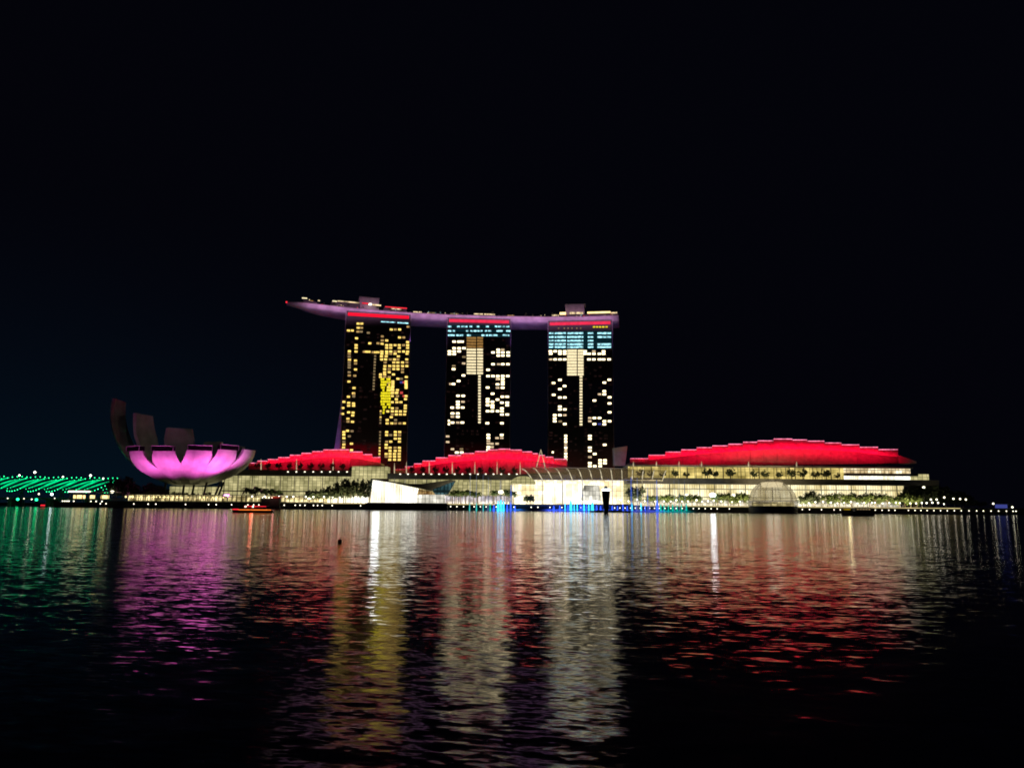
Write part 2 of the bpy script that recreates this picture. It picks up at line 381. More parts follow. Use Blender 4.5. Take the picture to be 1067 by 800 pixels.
# ================================================================== HOTEL TOWERS
ZS = P(500, 335, 800).z            # height of the red band
DECK = P(500, 329.2, 809).z        # height of the deck edge
def facade(L, R):
    a = PZ(*L, ZS); b_ = PZ(*R, ZS)
    return a, b_
def dec(s):
    """'y:x,x,x' rows"""
    r = []
    for row in s.split(';'):
        row = row.strip()
        if not row: continue
        y, xs = row.split(':')
        for x in xs.split(','):
            k = x.strip(); w = 1
            kind = ''
            while k[-1].isalpha(): kind += k[-1]; k = k[:-1]
            r.append((float(k), float(y), kind))
    return r
WR = random.Random(12)
class Tower:
    def __init__(s, L, R, label, wdt):
        s.A, s.B = facade(L, R); s.u = Vector((s.B.x - s.A.x, s.B.y - s.A.y, 0)); s.W = s.u.length; s.u.normalize()
        s.n = Vector((s.u.y, -s.u.x, 0))      # outwards, to the camera
        s.base = Vector((s.A.x, s.A.y, GZ)); c = s.base + s.u * s.W / 2
        s.t = thing('hotel_tower', c, label, 'tower', 'hotel towers under the roof deck'); s.count = 0; s.rest = {}
    def at(s, px, py, off=0.0):
        d = ray(px, py); q = s.A + s.n * off; k = (q - O).dot(s.n) / d.dot(s.n); return O + d * k
    def body(s, flare, zf):
        H = ZS + 3.5
        def ring(z, off, shift):  # rear edge of the slab
            return s.base + s.u * shift - s.n * off
        mb = MB(); b0 = s.base; u, n, Wd = s.u, s.n, s.W
        def slab(mb, f0, f1, fx):   # loft in z; f0(z), f1(z) front and back offsets
            zs = [GZ + (H - GZ) * i / 16 for i in range(17)]
            vs = []
            for z in zs:
                for (du, off) in ((-fx(z), f0(z)), (Wd + fx(z) * .25, f0(z)), (Wd + fx(z) * .25, f1(z)), (-fx(z), f1(z))):
                    q = b0 + u * du - n * off; vs.append((q.x, q.y, z))
            fs = [(0, 3, 2, 1), (64, 65, 66, 67)]
            for i in range(16):
                for k in range(4):
                    a, b_ = i * 4 + k, i * 4 + (k + 1) % 4; fs.append((a, b_, b_ + 4, a + 4))
            mb.add(vs, fs)
        slab(mb, lambda z: 0.0, lambda z: 11.0, lambda z: 0.0)
        mb.build('front_slab', 'hotel_glass', s.t)
        mb = MB(); g = lambda z: max(0, (zf - z) / (zf - GZ)) ** 1.6
        slab(mb, lambda z: 11.3 + 26 * g(z), lambda z: 22.5 + 30 * g(z), lambda z: flare * g(z))
        mb.build('rear_slab', 'hotel_fin', s.t)
        # edge fins and spandrel bands
        for du in (-.5, Wd + .5):
            mb = MB(); q = b0 + u * du - n * 5; mb.box((q.x, q.y, (H + GZ) / 2), (.6, 11.4, H - GZ), math.atan2(u.y, u.x)); mb.build('edge_fin', 'hotel_fin', s.t)
        mb = MB()
        for i in range(1, 56):
            z = GZ + 8 + i * 3.15
            if z > H - 2: break
            q = b0 + u * Wd / 2 + n * .06; mb.box((q.x, q.y, z), (Wd, .3, .45), math.atan2(u.y, u.x))
        for k in range(1, 13):
            q = b0 + u * Wd * k / 13 + n * .1; mb.box((q.x, q.y, (H + GZ) / 2), (.25, .36, H - GZ - .5), math.atan2(u.y, u.x))
        o = mb.build('facade_grid', 'spandrel', s.t)
    def win(s, px, py, w=3.6, h=2.1, mat='win_cream', name='window'):
        c = s.at(px, py, .35); a = math.atan2(s.u.y, s.u.x)
        if mat in ('win_cream', 'win_yellow') and WR.random() < .2: mat += '_soft'
        if s.count < 97:
            mb = MB(); mb.box(c, (w, .3, h), a); mb.build(name, mat, s.t); s.count += 1
        else:
            s.rest.setdefault(mat, MB()).box(c, (w, .3, h), a)
    def finish(s):
        rnd = random.Random(int(s.W * 10)); mb = MB(); a = math.atan2(s.u.y, s.u.x)
        for k in range(170):
            q = s.base + s.u * (s.W * (rnd.randrange(13) + .5) / 13) + s.n * .22; z = GZ + 14 + rnd.randrange(52) * 3.15 + 1.6
            mb.box((q.x, q.y, z), (rnd.choice([1.6, 3.2, 3.9]), .2, 1.9), a)
        o = mb.build('curtained_window', 'win_faint', s.t); o['kind'] = 'stuff'
        for k, mb in s.rest.items():
            o = mb.build('window', k, s.t); o['kind'] = 'stuff'
    def panel(s, x0, x1, y0, y1, mat, name, off=.3, d=.3):
        a = s.at(x0, y0, off); b_ = s.at(x1, y1, off); c = (a + b_) / 2; w = Vector((b_.x - a.x, b_.y - a.y)).length
        mb = MB(); mb.box(c, (w, d, abs(a.z - b_.z)), math.atan2(s.u.y, s.u.x)); return mb.build(name, mat, s.t)
    def red_band(s, mat='red_led'):
        c = s.base + s.u * s.W / 2 + s.n * .5; mb = MB(); mb.box((c.x, c.y, ZS), (s.W - 3, .5, 3.3), math.atan2(s.u.y, s.u.x)); mb.build('light_band', mat, s.t)

# --- first tower (left): yellow rooms
T1 = Tower((361, 327.2), (427.6, 330.9), 'left hotel tower with many yellow lit rooms and a flared leg', 66)
T1.body(15, 150); T1.red_band()
def z1(x, y): return 345 + x / 9.41, 325 + y / 9.41
def z2(x, y): return 345 + x / 9.41, 400 + y / 9.41
R1 = dec('115:265,300; 155:265,298; 193:262,295d; 182:170,208; 258:250; 325:245; 352:245; 388:245; 385:180; 410:178; 438:178d; 468:180; 495:178d; 520:178d; 545:178d; 590:178d; 622:178; 477:240; 505:240; 563:240; 625:232; 682:175; 745:225; 797:220; 205:365d; 307:380,460; 390:325,345,372; 395:412,435,460;'
         '145:755; 172:590,630,672; 250:672,712; 295:750; 240:502; 280:502,545; 312:500; 325:545,585,628,668,710,750; 352:545,585,668,750; 388:498,545,585,628,668,710,750; 410:498,545,585,628,745; 435:495,540,660; 465:495,535,580,620,655,742; 495:530,615,655,700,742; 530:528,575,615,655,700,742; 560:525,570,615,655,700; 590:525,570,700; 612:485,525,612; 637:485,525,570,738; 655:655,690d; 680:605,735; 700:565,605,735; 735:565,605,735; 765:565,605,650; 790:605,645,690r; 690:690b,715r')
R2 = dec('38:225; 98:222; 122:222d; 125:170; 175:125; 185:172; 190:220; 213:172,220; 235:115; 292:112; 277:172; 280:215; 308:212; 340:165; 368:165; 370:210; 458:160; 462:205d; 470:125; 497:125; 530:125; 565:125d; 592:125; 622:122; 512:178d; 585:200; 648:200;'
         '10:605,735; 38:600,735; 60:570,600,650; 88:600,640,690r; 118:600,650,715r,735; 148:640,730; 178:600,645,685; 212:728; 237:600,645,728; 268:555,600,640,680,725; 298:600,640,680,720; 325:590; 352:550,632d; 385:550,595,632,675,718; 470:545,630,672; 500:545,585d,630,672; 535:630,670; 565:545,585,670; 595:540; 625:540,578,628,670; 655:578,628,670; 685:540,578,622,668; 712:540,578,622,668; 742:575,622,668')
MK = {'': 'win_yellow', 'd': 'win_dim', 'r': 'win_red', 'b': 'win_blue'}
for x, y, k in R1: T1.win(*z1(x, y), 3.0, 2.0, MK[k])
for x, y, k in R2: T1.win(*z2(x, y), 3.0, 2.0, MK[k])
for i in range(12): T1.win(*z1(432 - i * 1.5, 432 + i * 29.5), 2.0, 1.7, 'win_dim')
for y in (265, 292, 325, 352, 382, 470, 500, 530, 560, 590, 625, 655, 685, 712): T1.win(*z2(495 - y * .03, y), 1.7, 1.7, 'win_yellow' if y % 2 else 'win_dim')
for j in range(14):  # yellow light thrown on the facade, put in as glowing panes
    for i in range(5):
        if random.random() < (.55 if j < 3 else .85 if j < 10 else .45): T1.win(397.5 + i * 2.05 + (.4 if j % 2 else 0), 395 + j * 2.9, 1.9, 2.3, 'hot_yellow')
T1.panel(397, 412, 334.6, 336.4, 'win_cyan', 'window', .4); T1.panel(414, 425.5, 335.6, 337.4, 'win_cyan', 'window', .4)
T1.finish()

# --- middle tower
T2 = Tower((466.5, 334.0), (531.8, 335.5), 'middle hotel tower with a cream lit atrium and blue-white top floors', 65)
T2.body(6, 90); T2.red_band('rose_led')
def z3(x, y): return 455 + x / 10.67, 325 + y / 10.67
def z4(x, y): return 455 + x / 9.41, 395 + y / 9.41
R3 = dec('330:195,248,282; 403:195,250,303; 437:143,195,250; 468:143,195; 500:303d; 572:300; 600:190d; 635:188; 705:298;'
         '420:685,735; 450:627,685,735,795; 485:685,735,795; 580:627,690,735,792; 643:572; 712:572,627,680,735,790; 745:680,735; 775:735')
R4 = dec('18:215; 47:140,165; 163:210,260; 222:208,258; 250:208; 278:152,208,255; 335:155,207; 368:155,207; 408:120s; 440:120s; 425:155,207,252; 560:108; 615:108; 685:155,243d; 718:197,245;'
         '0:597; 15:647; 50:597,647; 82:500; 84:597,647; 142:548; 172:645,692; 195:500; 200:597; 222:500,547; 230:640,692; 255:500,547,692; 278:547; 285:640; 313:500,545,597,640; 346:640,692; 431:497,640; 546:507,638; 576:507,592,638; 605:507; 632:507,542,592; 665:507,542; 692:505')
for x, y, k in R3: T2.win(*z3(x, y), 3.6, 2.0, 'win_dim' if k else 'win_cream')
for x, y, k in R4: T2.win(*z4(x, y), 1.9 if k == 's' else 3.6, 2.0, 'win_dim' if k == 'd' else 'win_cream')
for y in (340.2, 344.8, 349.3):
    T2.panel(467.5, 531.5, y - 2.2, y + 2.2, 'win_teal', 'lounge_glass', .25, .2)
    x = 468.5
    while x < 531:
        if random.random() < .74: T2.win(x, y, random.uniform(2.2, 4.6), 1.7, 'win_cyan')
        x += random.uniform(3.2, 5.2)
for j in range(13):
    y = 352.2 + j * 3.05; mt = 'win_orange' if j < 4 else 'win_gold'
    T2.panel(486.3, 496, y - 1.25, y + 1.0, mt, 'atrium_window', .4)
    T2.panel(497.2, 503.2, y - 1.25, y + 1.0, mt, 'atrium_window', .4)
for j in range(17): T2.win(499.6, 391.8 + j * 3.0, 2.6, 2.0, 'win_gold')
T2.finish()

# --- right tower
T3 = Tower((571.5, 337.6), (637.6, 336.3), 'right hotel tower with a cream lit atrium between widely scattered rooms', 66)
T3.body(1.5, 60); T3.red_band('rose_led')
def z5(x, y): return 560 + x / 10.67, 325 + y / 10.67
def z6(x, y): return 560 + x / 8.42, 395 + y / 8.42
R5 = dec('437:145,197,250,303,530,627,735; 465:148,250,303,530,573,627,690,735; 527:148,197,250,303,573,627,690,735,797; 755:250; 790:180')
R6 = dec('33:137; 60:238; 87:197; 137:143; 160:197,240; 240:197; 265:197,240; 315:152,197,240; 342:152; 368:152; 370:200d; 393:240;'
         '5:631; 30:587; 105:587; 132:545,587; 187:500; 158:633; 212:633; 290:633; 340:460,500,545; 368:460,587,633; 393:500,545b; 395:587; 497:460; 523:460; 575:590; 600:460; 628:460; 655:503; 683:460; 735:460; 710:550,592; 736:550,592; 762:460,503,550; 640:135s')
for x, y, k in R5: T3.win(*z5(x, y), 3.6, 2.0, 'win_cream')
for x, y, k in R6: T3.win(*z6(x, y), 1.9 if k == 's' else 3.6, 2.0, MK[k] if k in 'db' and k else 'win_cream')
for y in (347.2, 351.1, 354.9, 358.6, 361.6):
    T3.panel(571.8, 637.2, y - 1.8, y + 1.8, 'win_teal', 'lounge_glass', .25, .2)
    for x0, x1 in ((571.5, 577), (577.5, 590), (590.6, 608), (612, 618.5), (622, 637)):
        if random.random() < .97: T3.panel(x0 + .5, x1 - .3, y - .75, y + .75, 'win_cyan', 'lounge_window', .42)
for x in (619, 622.2, 625.4, 628.6, 632): T3.win(x, 340.6, 2.4, 1.5, 'hot_yellow')
for x in (582, 588, 592, 596, 601, 605): T3.win(x, 342, 1.5, 1.1, 'win_dim')
for j in range(9):
    y = 365.6 + j * 3.05
    T3.panel(591, 601.0, y - 1.3, y + 1.05, 'win_gold', 'atrium_window', .4); T3.panel(602, 608, y - 1.3, y + 1.05, 'win_gold', 'atrium_window', .4)
for j in range(17): T3.win(605.4, 392.6 + j * 3.09, 2.9, 2.1, 'win_gold')
for j in range(9): T3.win(589.5, 454 + j * 3.1, 2.9, 2.2, 'win_cream')
T3.finish()

# --- roof deck bridging the towers
edge = [(298.5, 315.4), (310, 315.2), (321, 316), (341, 318.4), (361, 320.6), (400, 324), (430, 326.3), (470, 328.2), (510, 329.3), (535, 329.9), (572, 330.4), (610, 330.0), (632, 329.4), (644.5, 329.0)]
wd = [5, 13, 20, 30, 36, 38, 38, 38, 38, 38, 38, 38, 37, 34]
dp = [2.4, 4.6, 5.8, 6.6, 7, 7.6, 8, 8.2, 8.4, 8.4, 8.4, 8.4, 8.2, 7.8]
pts = [PZ(x, y, DECK) for x, y in edge]
park_loc = (pts[8].x, pts[8].y + 19, DECK - 14)
park = thing('roof_deck', park_loc, 'long boat-shaped roof deck glowing purple across the three hotel towers', 'roof deck')
K = 12; vs = []; fs = []; NR = []
for i, p in enumerate(pts):
    tg = (pts[min(i + 1, len(pts) - 1)] - pts[max(0, i - 1)]); tg.z = 0; tg.normalize(); nr = Vector((-tg.y, tg.x, 0)); NR.append((tg, nr))
    for k in range(K + 1):
        u = k / K; q = p + nr * wd[i] * (1 - cos(pi * u)) / 2
        fas = min(2.2, dp[i] * .25) if 0 < k < K else 0
        vs.append((q.x, q.y, DECK - fas - (dp[i] - fas) * (sin(pi * u) ** .62 if 0 < u < 1 else 0)))
for i in range(len(pts) - 1):
    for k in range(K): a = i * (K + 1) + k; fs.append((a, a + K + 1, a + K + 2, a + 1))
fs.append(tuple(range(K + 1))); fs.append(tuple(range((len(pts) - 1) * (K + 1), len(pts) * (K + 1)))[::-1])
mb = MB(); mb.add(vs, fs); hull = mb.build('hull', 'hull_purple_white', park)
for i, pl in enumerate(hull.data.polygons): pl.use_smooth = i < (len(pts) - 1) * K
vs = []; fs = []
for i, p in enumerate(pts):
    nr = NR[i][1]
    for q in (p, p + nr * wd[i]): vs.append((q.x, q.y, DECK + .02))
    for q in (p, p + nr * wd[i]): vs.append((q.x, q.y, DECK + .6))
for i in range(len(pts) - 1):
    a = i * 4; fs += [(a, a + 4, a + 6, a + 2), (a + 2, a + 6, a + 7, a + 3), (a + 1, a + 3, a + 7, a + 5)]
fs += [(0, 2, 3, 1), (len(pts) * 4 - 4, len(pts) * 4 - 3, len(pts) * 4 - 1, len(pts) * 4 - 2)]
mb = MB(); mb.add(vs, fs); mb.build('deck_floor', 'concrete', park)
def onpark(px, back=4.0):
    for i in range(len(edge) - 1):
        if edge[i][0] <= px <= edge[i + 1][0]:
            k = (px - edge[i][0]) / (edge[i + 1][0] - edge[i][0]); p = pts[i].lerp(pts[i + 1], k)
            return p + NR[i][1] * min(back, wd[i] * .5), math.atan2(NR[i][0].y, NR[i][0].x)
    return pts[-1], 0
def park_box(name, mat, x0, x1, dz0, dz1, back, depth, par=None):
    a, r = onpark(x0, back); b_, _ = onpark(x1, back); c = (a + b_) / 2; r = math.atan2(b_.y - a.y, b_.x - a.x)
    mb = MB(); mb.box((c.x, c.y, DECK + .6 + (dz0 + dz1) / 2), ((b_ - a).length, depth, dz1 - dz0), r); return mb.build(name, mat, par or park)
for x0, x1, h in ((376, 397, 15.5), (590, 610, 16.5)):
    c = park_box('lift_core', 'hotel_fin', x0, x1, 0, h, 20, 12); park_box('core_cap', 'concrete', x0 - .4, x1 + .4, h + .02, h + .5, 20, 13, c)
for x0, x1, z0, z1_, mt in ((313, 318.5, 5.6, 6.7, 'win_gold'), (321, 323, 4.2, 5.4, 'deck_lamp'), (324, 327, 3.4, 4.6, 'win_orange'), (332, 334, 4.9, 6, 'deck_lamp'), (347.6, 352.2, 6.2, 7.4, 'win_gold'),
                       (353, 375, 7.0, 8.0, 'deck_lamp'), (378, 386, 7.2, 8.2, 'red_led'), (385, 388, 6.4, 8.0, 'big_lamp'), (389, 398, 6.2, 7.6, 'deck_lamp'), (402, 425, 5.6, 6.4, 'red_lamp'), (408, 420, 4.0, 4.8, 'deck_lamp'),
                       (431, 440, 2.2, 3.2, 'deck_lamp'), (446, 454, 2.2, 3.0, 'win_dim'), (470, 478, 2.2, 3.0, 'win_dim'), (494, 516, 2.6, 3.6, 'deck_lamp'), (529, 536, 2.0, 2.8, 'win_orange'),
                       (575, 581, 2.6, 3.8, 'deck_lamp'), (583.5, 590, 3.8, 6.4, 'warm_lamp'), (594, 600, 4.4, 6.4, 'deck_lamp'), (601, 608, 4.4, 6.4, 'deck_lamp'), (612, 636, 4.6, 6.4, 'warm_lamp'), (636, 643, 4.0, 5.4, 'deck_lamp')):
    park_box('deck_light', mt, x0, x1, z0, z1_, 7, .8)
for x0, x1, h in ((313, 330, 3.3), (347, 376, 6.9), (401, 425, 5.5), (494, 516, 2.4), (575, 582, 2.5), (583, 644, 3.7)):
    park_box('deck_pavilion', 'dark_concrete', x0, x1, 0.02, h, 12, 9)
for i in range(34):
    px = random.uniform(306, 640); a, r = onpark(px, 2.5); mb = MB()
    z = DECK + random.uniform(1.2, 3.0); mb.box((a.x, a.y, z), (random.uniform(.5, 1.0), .4, .5), r); mb.build('deck_light', random.choice(['deck_lamp', 'win_dim', 'deck_lamp', 'red_lamp', 'win_cyan']), park)
a = pts[0]; mb = MB(); mb.ball((a.x, a.y, DECK + .6), 1.0); mb.build('beacon_light', 'red_lamp', park)
for i in range(len(pts) - 1):      # rail of the roof terrace
    pass
for tw, e in ((T1, 7e4), (T2, 5e4)):
    q = tw.base - tw.u * 34 + tw.n * 6; tgt = tw.base - tw.u * 4 - tw.n * 30
    lamp('SPOT', 'leg_floodlight', (q.x, q.y, 20), (tgt.x, tgt.y, 75), e, (.50, .20, .85), spot_size=radians(75), spot_blend=1, shadow_soft_size=1)
# purple floods washing the hull from open air in front and below
for (x0, x1, e) in ((322, 360, 1500), (429, 466, 2600), (533, 571, 4200), (638, 644, 900)):
    xm = (x0 + x1) / 2; c, r = onpark(xm, 2); wdt = (onpark(x1, 2)[0] - onpark(x0, 2)[0]).length
    o = lamp('AREA', 'hull_floodlight', (c.x + 0, c.y - 22, DECK - 34), (c.x, c.y + 8, DECK - 6), e * .28, (.55, .20, .90), shape='RECTANGLE', size=wdt, size_y=2.0, spread=radians(110))
for x0, x1 in ((318, 360), (362, 428), (430, 500), (502, 572), (574, 644)):
    c, r = onpark((x0 + x1) / 2, 0); a, _ = onpark(x0, 0); b_, _ = onpark(x1, 0); tg = (b_ - a).normalized(); nr = Vector((-tg.y, tg.x, 0))
    lamp('AREA', 'deck_edge_floodlight', c - nr * 34 + Vector((0, 0, 1)), c + nr * 8 - Vector((0, 0, 4)), 62.0 * (b_ - a).length, (.80, .36, .70), shape='RECTANGLE', size=(b_ - a).length, size_y=1.5, spread=radians(70))

# ================================================================== PLANTS
def crown_mesh(name, mat, seed, rx, rz, h, nclump, leaf):
    rnd = random.Random(seed); mb = MB(); cs = []
    for i in range(nclump):
        a = rnd.uniform(0, 2 * pi); r = rx * rnd.uniform(.1, 1) ** .6; z = h + rz * rnd.uniform(-.9, .95) * math.sqrt(max(.05, 1 - (r / rx) ** 2 * .8)); cs.append(Vector((r * cos(a), r * sin(a), z)))
    for c in cs:
        cr = rx * rnd.uniform(.22, .42)
        for k in range(13):
            d = Vector((rnd.gauss(0, 1), rnd.gauss(0, 1), rnd.gauss(0, .8))); d.normalize(); p = c + d * cr * rnd.uniform(.4, 1.05)
            t1 = Vector((rnd.gauss(0, 1), rnd.gauss(0, 1), rnd.gauss(0, 1))).normalized(); t2 = t1.cross(d).normalized(); L = leaf * rnd.uniform(.6, 1.4)
            mb.add([p - t1 * L, p + t2 * L * .5, p + t1 * L, p - t2 * L * .5], [(0, 1, 2, 3)])
    return mb
def make_tree(seed, h, rx, rz, leafm='leaf', nclump=26, leaf=.75, name='broadleaf_tree'):
    rnd = random.Random(seed); t = thing(name, (0, 0, 0), '', 'tree')
    crown_mesh('crown', leafm, seed, rx, rz, h - rz, nclump, leaf).build('crown', leafm, t)
    mb = MB(); mb.tube([(0, 0, -.2), (.15, .1, h * .3), (0, .1, h - rz * 1.2)], [.32, .24, .16], 6)
    for k in range(5):
        a = k * 1.26 + rnd.random(); mb.tube([(0, .1, h * .38), (cos(a) * rx * .35, sin(a) * rx * .35, h * .6), (cos(a) * rx * .65, sin(a) * rx * .65, h - rz * .7)], [.15, .1, .05], 5)
    mb.build('trunk', 'bark', t); return t
def make_palm(seed, h):
    rnd = random.Random(seed); t = thing('palm_tree', (0, 0, 0), '', 'palm tree'); mb = MB()
    for k in range(24):
        a = k * 2 * pi / 24 + rnd.uniform(-.15, .15); L = rnd.uniform(2.8, 3.7); up = rnd.uniform(-.4, 2.2); pv = None
        for j in range(6):
            u = j / 5; r = L * u; z = h + up * sin(u * pi * .7) * 1.3 - u * u * rnd.uniform(2.6, 3.0); w = .15 + .72 * sin(pi * min(.97, u + .1))
            c = Vector((r * cos(a), r * sin(a), z)); sd = Vector((-sin(a), cos(a), 0)) * w; cur = [c - sd - Vector((0, 0, .35 * w)), c, c + sd - Vector((0, 0, .35 * w))]
            if pv: mb.add(pv + cur, [(0, 1, 4, 3), (1, 2, 5, 4)])
            pv = cur
    mb.build('crown', 'leaf_palm', t)
    mb = MB(); mb.tube([(0, 0, -.2), (.1, 0, h * .5), (0, 0, h)], [.26, .18, .14], 6); mb.build('trunk', 'bark', t); return t
PROTO = {}
def plant(kind, px, base_z, Y, h, wide=1.0, var=0):
    key = (kind, var)
    if key not in PROTO:
        PROTO[key] = dict(palm=lambda: make_palm(11 + var, 8), tree=lambda: make_tree(21 + var, 9, 4.2, 3.2, 'leaf', 30, .8), dark=lambda: make_tree(41 + var, 12, 6.0, 4.6, 'leaf_dark', 34, 1.1), shrub=lambda: make_tree(61 + var, 3, 2.0, 1.5, 'leaf', 14, .5, 'terrace_tree'), topiary=lambda: make_tree(81 + var, 5, 2.6, 1.7, 'leaf_dark', 18, .6, 'terrace_tree'))[kind]()
        o = PROTO[key]; first = True
    else:
        o = copy_tree(PROTO[key]); first = False
    h0 = dict(palm=9, tree=9, dark=12, shrub=3, topiary=5)[kind]
    s = h / h0; o.location = (X(px, Y), Y, base_z); o.scale = (s * wide, s * wide, s); o.rotation_euler = (0, 0, random.uniform(0, 6.28))
    return o
# ================================================================== MALL WITH RED STEPPED ROOFS
def interp(tab, x):
    if x <= tab[0][0]: return tab[0][1]
    for (a, b_), (c, d) in zip(tab, tab[1:]):
        if x <= c: return b_ + (d - b_) * (x - a) / (c - a)
    return tab[-1][1]
def ZX(px, py, Y): q = P(px, py, Y); return q.x, q.z
def red_roof(root, steps, xend, base, brk, Yf, Yt, step_lights=True):
    """steps: [(x_start, y_top)], stepped shells above a sloping red glass wall"""
    xs = [s[0] for s in steps] + [xend]
    n = 40; x0, x1 = xs[0], xend
    vs = []
    for i in range(n + 1):
        px = x0 + (x1 - x0) * i / n
        a = P(px, interp(base, px), Yf); b_ = P(px, interp(brk, px) , Yf + 7); vs += [tuple(a), tuple(b_), (b_.x, Yt + 8, b_.z), (a.x, Yt + 8, a.z)]
    fs = []
    for i in range(n):
        k = i * 4; fs += [(k, k + 4, k + 5, k + 1), (k + 1, k + 5, k + 6, k + 2)]
    fs += [(0, 1, 2, 3), (n * 4, n * 4 + 3, n * 4 + 2, n * 4 + 1)]
    mb = MB(); mb.add(vs, fs); mb.build('roof', 'roof_glazing', root)
    mb = MB()
    for i in range(n + 1):      # ribs down the sloping wall
        px = x0 + (x1 - x0) * i / n; a = P(px, interp(base, px), Yf - .1); b_ = P(px, interp(brk, px), Yf + 6.9)
        if i % 2 == 0: mb = MB(); mb.tube([a, b_], .18, 4); mb.build('roof_rib', 'roof_glazing', root)
    for i, (sxp, yt) in enumerate(steps):
        e = xs[i + 1]; m_ = (sxp + e) / 2; ov = .0
        yb = interp(brk, m_)
        f0 = P(sxp, yb + .8, Yf + 7.2); f1 = P(e, yb + .8, Yf + 7.2); t0 = P(sxp, yt, Yt); t1_ = P(e, yt, Yt)
        mz0 = f0.lerp(t0, .55) + Vector((0, 0, .9)); mz1 = f1.lerp(t1_, .55) + Vector((0, 0, .9))
        th = Vector((0, 0, 1.0)); mb = MB()
        rows = [(f0, f1), (mz0, mz1), (t0, t1_)]
        vs = []
        for a, b_ in rows: vs += [tuple(a), tuple(b_), tuple(b_ - th), tuple(a - th)]
        fs = [(0, 1, 2, 3), (8, 11, 10, 9)]
        for r_ in range(2):
            k = r_ * 4; fs += [(k, k + 4, k + 5, k + 1), (k + 1, k + 5, k + 6, k + 2), (k + 2, k + 6, k + 7, k + 3), (k + 3, k + 7, k + 4, k)]
        mb.add(vs, fs); sh = mb.build('roof_shell', 'white_roof', root)
        mb = MB(); q = [f0 + Vector((0, -.2, .25)), mz0.lerp(mz1, .5) + Vector((0, -.2, .3)), f1 + Vector((0, -.2, .25))]
        mb.tube([q[0], mz0.lerp(mz1, .25) + Vector((0, -.3, .3)), f0.lerp(f1, .5) + Vector((0, -.2, .25)), mz0.lerp(mz1, .75) + Vector((0, -.3, .3)), q[2]], .3, 4)
        mb.build('truss', 'white_panel', sh)
        mb = MB(); mb.tube([t0 + Vector((.3, -.35, .12)), t1_ + Vector((-.3, -.35, .12))], .34, 5); mb.build('light_strip', 'pink_led', sh)
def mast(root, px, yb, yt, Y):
    a = P(px, yb, Y); b_ = P(px, yt, Y); mb = MB(); mb.tube([a, a.lerp(b_, .35), b_], [.35, .55, .12], 6); return mb.build('mast', 'mast_glow', root)
def lights_row(root, x0, x1, y, Y, step, mat='white_lamp', r=.5, name='eave_light'):
    x = x0
    while x <= x1:
        c = P(x, y if not callable(y) else y(x), Y); mb = MB(); mb.box(c, (r * 2.4, r, r * 1.3)); mb.build(name, mat, root); x += step

# ---- left wing
Y1 = 738
A_ = thing('mall_wing', (X(330, Y1), Y1 + 20, GZ), 'left mall wing with red stepped roof beside the lotus-shaped museum', 'mall', 'mall wings with red roofs')
stA = [(259, 482.5), (268, 480.3), (279, 478.6), (290, 476.6), (302, 474.2), (314, 472.2), (325, 470.4), (337, 468.6), (352, 468.5), (364, 470.8), (378, 473.5), (388, 476.5)]
red_roof(A_, stA, 396.5, [(255, 490.3), (363, 491.6), (364, 486), (398, 484)], [(255, 486), (290, 482), (330, 477), (350, 476), (375, 478), (397, 482.5)], Y1, Y1 + 20)
x0, _ = ZX(228, 500, Y1); x1, _ = ZX(366, 500, Y1)
mb = MB(); mb.b2(x0, x1, Y1 - 3, Y1 + 24, Z(497.6, Y1), Z(491.6, Y1)); mb.build('ledge', 'ledge_stone', A_)
mb = MB(); mb.b2(x0 + 2, x1 + 18, Y1 + 4, Y1 + 5, GZ, Z(497.7, Y1)); mb.build('glass_front', 'glass_olive', A_)
mb = MB(); mb.b2(x1 + .05, x1 + 34, Y1 + 1, Y1 + 18, Z(499, Y1), Z(487, Y1)); mb.build('glass_front', 'glass_olive', A_)
mb = MB(); mb.b2(x0, x1 + 20, Y1 - 5, Y1 + 3.9, Z(514.2, Y1), Z(513.2, Y1)); mb.build('awning', 'dark_concrete', A_)
for i in range(9):
    xx = x0 + 6 + i * (x1 - x0 - 6) / 9; mb = MB(); mb.tube([(xx, Y1 - 2, GZ), (xx, Y1 - 2, Z(497.7, Y1))], .35, 6); mb.build('column', 'white_panel', A_)
lights_row(A_, 300, 362, 491.4, Y1 - 3.4, 8.8)
for px in (272, 309, 347): mast(A_, px, 491.5, 478, Y1 - 2)

# ---- middle wing
Y2 = 668
B_ = thing('mall_wing', (X(500, Y2), Y2 + 20, GZ), 'middle mall wing with red stepped roof in front of the middle hotel tower', 'mall', 'mall wings with red roofs')
stB = [(412, 489.2), (422, 486.2), (431.3, 483.2), (440, 480.2), (454, 476.9), (467, 474.5), (481, 472.4), (494.7, 470.4), (508, 468.6), (519, 467.9), (532, 468.8), (544, 470.7), (554.7, 472.6), (561, 474.4), (568, 476.2), (577, 478.4)]
red_roof(B_, stB, 590.8, [(410, 493.2), (545, 494.5), (592, 491)], [(410, 491), (440, 486), (470, 481.5), (500, 478.6), (530, 478), (560, 480.5), (592, 485.5)], Y2, Y2 + 26)
x0, _ = ZX(404, 500, Y2); x1, _ = ZX(545, 500, Y2)
mb = MB(); mb.b2(x0, x1 + 45, Y2 - 3, Y2 + 40, Z(499.8, Y2), Z(494.2, Y2)); mb.build('ledge', 'ledge_stone', B_)
mb = MB(); mb.b2(x0, x1 + 45, Y2 + 6, Y2 + 7, GZ, Z(500, Y2)); mb.build('glass_front', 'glass_olive', B_)
for i in range(12):
    xx = x0 + 6 + i * (x1 - x0 - 6) / 12; mb = MB(); mb.tube([(xx, Y2 - 2, GZ), (xx, Y2 - 2, Z(499.9, Y2))], .35, 6); mb.build('column', 'white_panel', B_)
